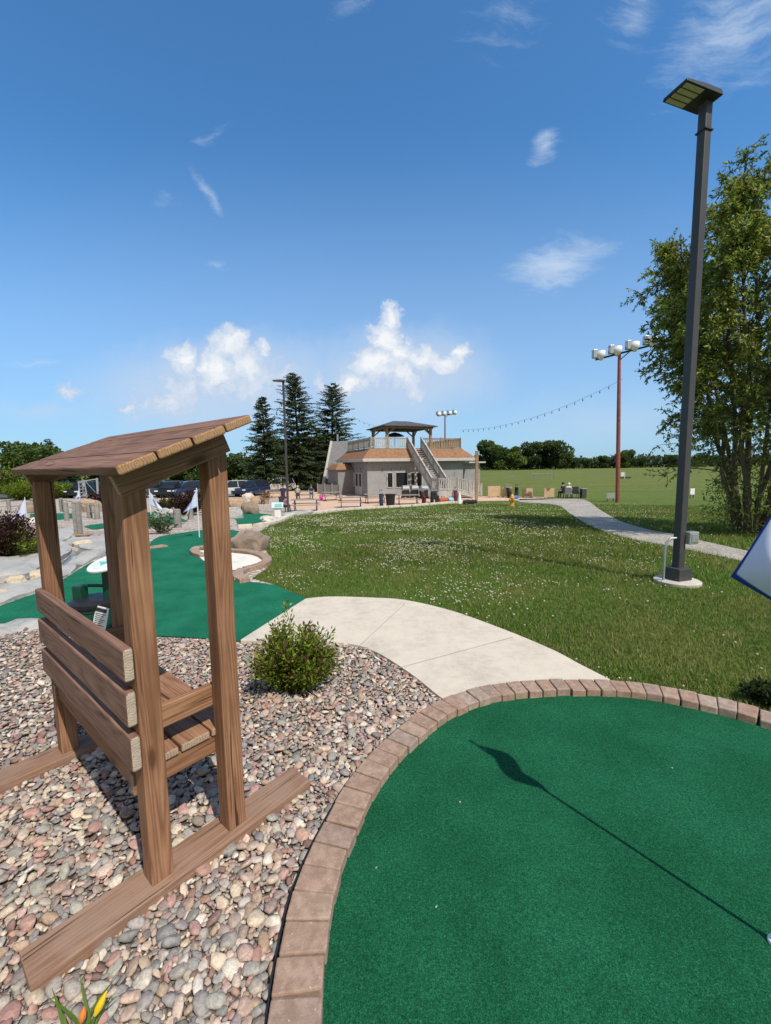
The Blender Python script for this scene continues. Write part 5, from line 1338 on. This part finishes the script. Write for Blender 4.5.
def golf_bag(label, p, c, rz, tilt=.18, clubs=True, hh=.95):
    root = thing('golf_bag', label, 'golf bag', p, rz, 'golf bags beside the patio'); mt = plain('bag_' + c[0], c[1], .7); ax = Vector((0, math.sin(tilt), math.cos(tilt)))
    MB().tube([ax * .02, ax * .3, ax * hh * .85, ax * hh], [.14, .15, .14, .16], 14).build('bag_body', mt, root, True)
    MB().box(ax * .38 + Vector((0, -.17, 0)), (.22, .12, .42)).build('pocket', mt, root, bevel=.03)
    MB().tube([ax * .9 + Vector((.14, 0, 0)), ax * .6 + Vector((.24, 0, 0)), ax * .3 + Vector((.14, 0, 0))], .02, 6).build('strap', BLACKPL, root, True)
    for s in (-.22, .22): MB().tube([ax * .8, (s, .55, 0)], .012, 5).build('stand_leg', BLACKMETAL, root, True)
    if clubs:
        for i in range(6):
            a = i * 1.05; o = Vector((math.cos(a) * .08, math.sin(a) * .08, 0)); k_ = MB().tube([ax * .8 + o, ax * (hh + .22 + .03 * (i % 3)) + o * 1.3], .012, 5).box(ax * (hh + .25 + .03 * (i % 3)) + o * 1.3, (.11, .05, .05), a); k_.build('club', GALV, root)
for lb, x, y, c, r in (('dark blue golf bag standing left of the trash can', 381.5, 506.5, ('navy', (.02, .03, .08)), .2), ('maroon golf bag left of the black bag below the staircase', 424, 504, ('maroon', (.09, .02, .025)), .6), ('black golf bag below the staircase foot', 432, 503.2, ('black', (.015, .015, .018)), -.3), ('dark golf bag leaning beside the landing', 437, 502.5, ('charcoal', (.03, .03, .035)), 1.1), ('dark red golf bag by the white cloth near the ramp', 456, 502, ('wine', (.14, .025, .035)), .1), ('black golf bag right of the yellow hydrant', 509, 498.2, ('jet', (.012, .012, .014)), .5), ('black golf bag between the second and third wooden boards', 516, 497.8, ('soot', (.02, .02, .022)), -.4)):
    golf_bag(lb, at(x, y), c, r)
def duffel(name, label, p, c, size, rz, cat='bag'):
    root = thing(name, label, cat, p, rz); mt = plain(name + c[0], c[1], .8); k_ = MB(); L_, W, H_ = size
    k_.tube([(-L_ / 2, 0, H_ / 2), (-L_ / 2 + .05, 0, H_ / 2), (0, 0, H_ / 2 * 1.05), (L_ / 2 - .05, 0, H_ / 2), (L_ / 2, 0, H_ / 2)], [H_ * .35, H_ * .5, H_ * .52, H_ * .5, H_ * .35], 14); k_.build('bag_body', mt, root, True)
    MB().tube([(-L_ * .2, 0, H_ * .9), (-L_ * .15, 0, H_ * 1.3), (L_ * .15, 0, H_ * 1.3), (L_ * .2, 0, H_ * .9)], .02, 6).build('handle', BLACKPL, root, True)
duffel('duffel_bag', 'orange red bag lying in front of the landing', at(443, 503), ('orange', (.42, .09, .03)), (.75, .4, .42), .3)
duffel('duffel_bag', 'black bag lying left of the yellow hydrant', at(470, 504), ('black', (.02, .02, .025)), (1.1, .4, .32), .1)
duffel('duffel_bag', 'blue and white bag between the orange bag and the ramp', at(450.5, 502.5), ('blue', (.30, .45, .60)), (.5, .35, .4), .4)
duffel('duffel_bag', 'bright blue bag on the ground near the first wooden boards', at(515, 499), ('bright', (.05, .18, .50)), (.6, .35, .3), .2)
duffel('duffel_bag', 'magenta bag on the bench of the dark picnic table', at(321.5, 505.5) + Vector((0, 0, .45)), ('magenta', (.55, .04, .25)), (.3, .3, .34), .2)
wc = thing('umbrella', 'folded white umbrella or cloth cone beside the dark red golf bag', 'umbrella', at(459.5, 504))
MB().lathe([(.20, .02), (.17, .25), (.11, .6), (.04, .9), (.015, 1.02)], (0, 0, 0), 9).build('canopy', WHITE, wc); MB().tube([(0, 0, 0), (0, 0, 1.1)], .015, 6).build('shaft', GALV, wc, True)

# hydrant
hy = thing('fire_hydrant', 'orange yellow fire hydrant at the lawn edge right of the clubhouse', 'hydrant', at(512, 506), .3); YEL = plain('hydrant_yellow', (.60, .30, .045), .5, 0, .2, 4)
MB().lathe([(.19, 0), (.19, .06), (.13, .08), (.12, .52), (.17, .54), (.17, .60), (.15, .62), (.14, .70), (.09, .80), (.03, .84), (.03, .90)], (0, 0, 0), 18).build('barrel', YEL, hy, True)
for d in ((1, 0), (-1, 0), (0, -1)):
    MB().tube([(d[0] * .1, d[1] * .1, .44), (d[0] * .21, d[1] * .21, .44)], .07, 12).tube([(d[0] * .20, d[1] * .20, .44), (d[0] * .24, d[1] * .24, .44)], .045, 8).build('outlet_cap', YEL, hy, True)
# wooden dividers and other things on the driving range
def divider(label, x, yb, w_, h_):
    p = at(x, yb); root = thing('wooden_board', label, 'board', p, .12, 'wooden boards between the range tees')
    MB().box((0, 0, h_ / 2 + .12), (w_, .045, h_)).build('board_panel', LTWOOD[0], root, bevel=.006)
    for s in (-1, 1): MB().box((s * w_ * .38, .05, (h_ + .1) / 2), (.07, .06, h_ + .1)).build('leg', GREYWOOD[0], root); MB().box((s * w_ * .38, .05, .025), (.09, .5, .05)).build('foot', GREYWOOD[0], root)
for lb, x, yb, w_, h_ in (('leftmost wooden board, just right of the hydrant', 494, 497.5, 1.2, .95), ('narrow second wooden board from the left', 507, 497.3, .95, .85), ('third wooden board from the left, standing alone', 527.5, 497.6, 1.0, .72), ('rightmost wooden board, beside the seated man', 549, 498.5, .95, .80)): divider(lb, x, yb, w_, h_)
def bench_seat(label, p, rz, mat, w_=1.0):
    root = thing('camp_chair', label, 'chair', p, rz)
    MB().box((0, 0, .42), (w_, .48, .06)).build('seat', mat, root, bevel=.01); MB().box((0, .26, .72), (w_, .05, .55), 0, R_(-10)).build('backrest', mat, root, bevel=.01)
    for x in (-w_ / 2 + .05, w_ / 2 - .05):
        for y in (-.2, .22): MB().tube([(x, y, 0), (x, y, .42)], .02, 6).build('leg', BLACKMETAL, root)
bench_seat('dark low chair at the right of the seated man', at(577.5, 498), .5, BLACKPL, .9)
gb = thing('storage_box', 'grey mesh box at the end of the gravel pad right of the dark chair', 'box', at(583, 498), .1); MB().box((0, 0, .4), (.42, .4, .8)).build('box_body', DARKGREY, gb, bevel=.02); MB().box((0, 0, .82), (.46, .44, .05)).build('lid', GALV, gb, bevel=.01)
def panel_sign(label, x, yb, yt, w_, mat):
    p = at(x, yb); h = far(x, yt, p.y).z - p.z; root = thing('panel_sign', label, 'sign', p, .15); MB().box((0, 0, h * .68), (w_, .04, h * .64)).build('sign_panel', mat, root, bevel=.006)
    for s in (-1, 1): MB().box((s * w_ * .35, .04, h / 2), (.05, .05, h)).build('leg', DARKGREY, root)
panel_sign('small blank white sign on two legs right of the tall lamp post', 692, 498, 488.5, .42, WHITE)
panel_sign('pale grey panel on the grass left of the rust red pole', 610.5, 501.5, 493, .75, GALV)
def goal(label, x0, x1, yb, yt, depth):
    a, b = at(x0, yb), at(x1, yb); root = thing('goal_frame', label, 'goal', a); d = b - a; h = Vector((0, 0, far(x0, yt, a.y).z - a.z)); n = Vector((-d.y, d.x, 0)).normalized() * depth
    MB().tube([(0, 0, 0), h, d + h, d], .07, 6).build('front_frame', GALV, root); MB().tube([n * 1.0, h * .9 + n * .2, d + h * .9 + n * .2, d + n], .05, 6).tube([h, h * .9 + n * .2], .05, 6).tube([d + h, d + h * .9 + n * .2], .05, 6).tube([n, d + n], .05, 6).build('rear_frame', GALV, root)
goal('larger white goal frame out on the field', 532, 552, 478.8, 473.8, 4)
goal('small dark low goal frame near the clubhouse on the field', 504, 513, 476.8, 474.2, 3)
def range_flag(label, x, yb, yt, w_):
    p = at(x, yb); h = far(x, yt, p.y).z - p.z; root = thing('target_flag', label, 'target flag', p); MB().tube([(0, 0, 0), (0, 0, h)], .06, 6).build('flag_pole', STICK, root)
    k_ = MB().add([(0, 0, h), (-w_, .1, h * .95), (-w_ * .9, .2, h * .3), (0, 0, h * .35)], [(0, 1, 2, 3)]); k_.build('flag', WHITE, root); MB().box((.3 * w_, .5, .2), (w_ * 3, 1.0, .35)).build('base', DARKGREY, root, bevel=.05)
range_flag('white target flag on the field just right of the rust red pole', 624.5, 478.5, 472, .7)
range_flag('white target flag on the field by the right tree', 724, 483.5, 475.5, .5)

# string lights
WIREM = plain('black_cable', (.02, .02, .02), .7); BULB = plain('bulb_glass', (.05, .048, .045), .2)
def string_lights(label, a, b, sag, nb, r=.009):
    root = thing('string_lights', label, 'string lights', a); a, b = Vector(a), Vector(b); d = b - a
    P = lambda t: d * t + Vector((0, 0, -sag * 4 * t * (1 - t)))
    MB().tube([P(i / 30) for i in range(31)], r, 5).build('cable', WIREM, root, True)
    for i in range(nb):
        p = P((i + .5) / nb); MB().tube([p, p + Vector((0, 0, -.10)), p + Vector((0, 0, -.16)), p + Vector((0, 0, -.24))], [.018, .024, .042, .008], 6).build('bulb', BULB, root, True)
rail_end = far(461, 430, 45.5)
string_lights('string of bulbs from the rooftop railing up to the rust red pole', rail_end, Vector((ob.x, ob.y, far(612, 379, ob.y).z)), .9, 24)
string_lights('short string of bulbs from the ragged spruce to the pavilion roof', far(352, 416, 52), far(398, 427, 47.5), .5, 9)
string_lights('string of bulbs hanging under the clubhouse eave', far(350, 466, 44.6), far(412, 465, 42), .35, 14, .007)
string_lights('cable of bulbs from the patio lamp post down to the bench side', far(284, 398, b2.y), far(222, 458, 24), .8, 12, .008)

# ------------------------------------------------------------------ people
SKIN = plain('skin', (.46, .27, .19), .6, 0, .1)
def person(label, loc, rz, pose, shirt, trousers, hair):
    J = {'stand': dict(pel=(0, 0, .95), che=(0, -.02, 1.30), nek=(0, 0, 1.50), hed=(0, -.02, 1.66), top=(0, -.02, 1.76), k=(.11, -.02, .50), a=(.12, .02, .06), t=(.13, -.14, .04), s=(.19, 0, 1.43), e=(.25, .02, 1.14), h=(.24, -.10, .90)),
         'sit': dict(pel=(0, .05, .52), che=(0, .02, .88), nek=(0, -.02, 1.08), hed=(0, -.07, 1.23), top=(0, -.08, 1.33), k=(.13, -.42, .52), a=(.13, -.44, .07), t=(.13, -.58, .04), s=(.19, .0, 1.0), e=(.26, -.08, .74), h=(.16, -.34, .68))}[pose]
    V = [J['pel'], J['che'], J['nek'], J['hed'], J['top']]; Rr = [.15, .165, .06, .10, .06]; E_ = [(0, 1), (1, 2), (2, 3), (3, 4)]; reg = [1, 0, 2, 2, 2]
    for s in (-1, 1):
        m_ = lambda p: (p[0] * s, p[1], p[2]); o = len(V)
        hip = (.09 * s, J['pel'][1], J['pel'][2] - .04); V += [hip, m_(J['k']), m_(J['a']), m_(J['t'])]; Rr += [.095, .065, .045, .04]; E_ += [(0, o), (o, o + 1), (o + 1, o + 2), (o + 2, o + 3)]; reg += [1, 1, 1, 3]
        o = len(V); h = J['h']; V += [m_(J['s']), m_(J['e']), m_(h), m_((h[0], h[1] - .09, h[2] - .03))]; Rr += [.065, .048, .036, .03]; E_ += [(1, o), (o, o + 1), (o + 1, o + 2), (o + 2, o + 3)]; reg += [0, 2, 2, 2]
    me = bpy.data.meshes.new('person_skin'); me.from_pydata(V, E_, []); tmp = bpy.data.objects.new('tmp_person', me); C.objects.link(tmp)
    md = tmp.modifiers.new('s', 'SKIN'); sv = me.skin_vertices[0].data
    for i, r in enumerate(Rr): sv[i].radius = (r * (1.15 if i < 2 else 1), r * (.8 if i < 2 else 1)); sv[i].use_root = (i == 0)
    tmp.modifiers.new('b', 'SUBSURF').render_levels = 1; tmp.modifiers['b'].levels = 1
    dg = bpy.context.evaluated_depsgraph_get(); dg.update(); nm = bpy.data.meshes.new_from_object(tmp.evaluated_get(dg)); bpy.data.objects.remove(tmp)
    nm.materials.clear()
    for mt in (shirt, trousers, SKIN, BLACKPL): nm.materials.append(mt)
    for p in nm.polygons:
        p.use_smooth = True; best = min(range(len(V)), key=lambda i: (Vector(V[i]) - p.center).length - Rr[i]); p.material_index = reg[best]
    root = tag(link('person', nm, None, loc), label, 'person'); root.rotation_euler = (0, 0, rz)
    hd = Vector(J['hed']); MB().ball(hd + Vector((0, .025, .045)), .118, 12, (1, 1, 1.0)).build('hair', hair, root, True)
    k_ = MB().ball(hd + Vector((0, -.105, -.005)), .022, 6).ball(hd + Vector((-.10, 0, 0)), .025, 6).ball(hd + Vector((.10, 0, 0)), .025, 6); k_.build('nose_and_ears', SKIN, root, True)
    return root
CL = lambda n, c: plain('cloth_' + n, c, .9, 0, .15, 8)
HB, HD, HW = CL('brown_hair', (.10, .055, .03)), CL('black_hair', (.015, .013, .012)), CL('white_cap', (.72, .72, .70))
BLOND = CL('blond_hair', (.50, .34, .18)); KW, KN, KG, KD = CL('white', (.72, .73, .74)), CL('navy', (.025, .03, .07)), CL('grey', (.28, .28, .30)), CL('dark', (.035, .035, .04)); KB = CL('blue', (.18, .30, .48)); KP = CL('purple', (.20, .10, .22))
person('person in a white shirt and white cap seated on the range beside the wooden board', at(568.5, 498.5), R_(150), 'sit', KW, KG, HW)
bench_seat('chair under the man in the white shirt', at(568.5, 498.5) + Vector((-.02, -.06, 0)), R_(150), KG, .55)
person('person in dark clothes behind the seated man in white', at(563, 497.5), R_(200), 'sit', KD, KD, HD)
bench_seat('dark chair holding the person behind the man in white', at(563, 497.5) + Vector((0, -.06, 0)), R_(200), KD, .55)
person('dark haired person in navy standing left of the thin lamp post', at(283.5, 507.5), R_(30), 'stand', KN, KN, HD)
person('small seated person in purple at the foot of the thin lamp post', at(285.5, 512), R_(60), 'sit', KP, KD, HD).scale = (.72, .72, .72)
bench_seat('low dark seat at the foot of the thin lamp post', at(285.5, 512), R_(60), KD, .5)
def on_seat(x, y, off): p = at(x, y); return p
tq = [o for o in bpy.data.objects if o.get('label') == 'picnic table with two seated people behind the dark one'][0]
def seat_at(t, lx, ly, rz, *a): 
    M = Matrix.Translation(t.location) @ Matrix.Rotation(t.rotation_euler.z, 4, 'Z'); q = person(a[0], M @ Vector((lx, ly, 0)), t.rotation_euler.z + rz, 'sit', *a[1:]); return q
seat_at(tq, -.65, -.75, PI, 'blond person in grey seated at the picnic table by the lamp post', KG, KD, BLOND)
seat_at(tq, .62, .75, 0, 'brown haired person in navy seated at the picnic table by the spruce', KN, KB, HB)
fp = thing('flower_pot', 'reddish flowers in a low pot between the boulders and the patio', 'flower pot', at(266, 504)); MB().lathe([(.22, 0), (.30, .42), (.33, .44), (.33, .5), (.26, .5)], (0, 0, 0), 16).build('pot', TANROCK, fp, True)
pp = rng.normal(size=(260, 3)) * np.array((.22, .22, .14)) + np.array((0, 0, .68)); v, f = leaf_cards(pp, rng.normal(size=(260, 3)), rng.uniform(.09, .18, 260), .6); npmesh('flowers', v, f, PETAL, fp, np.repeat(vary((.10, .10, .03), 260, .3, (.40, .14, .08), .4), 4, 0))
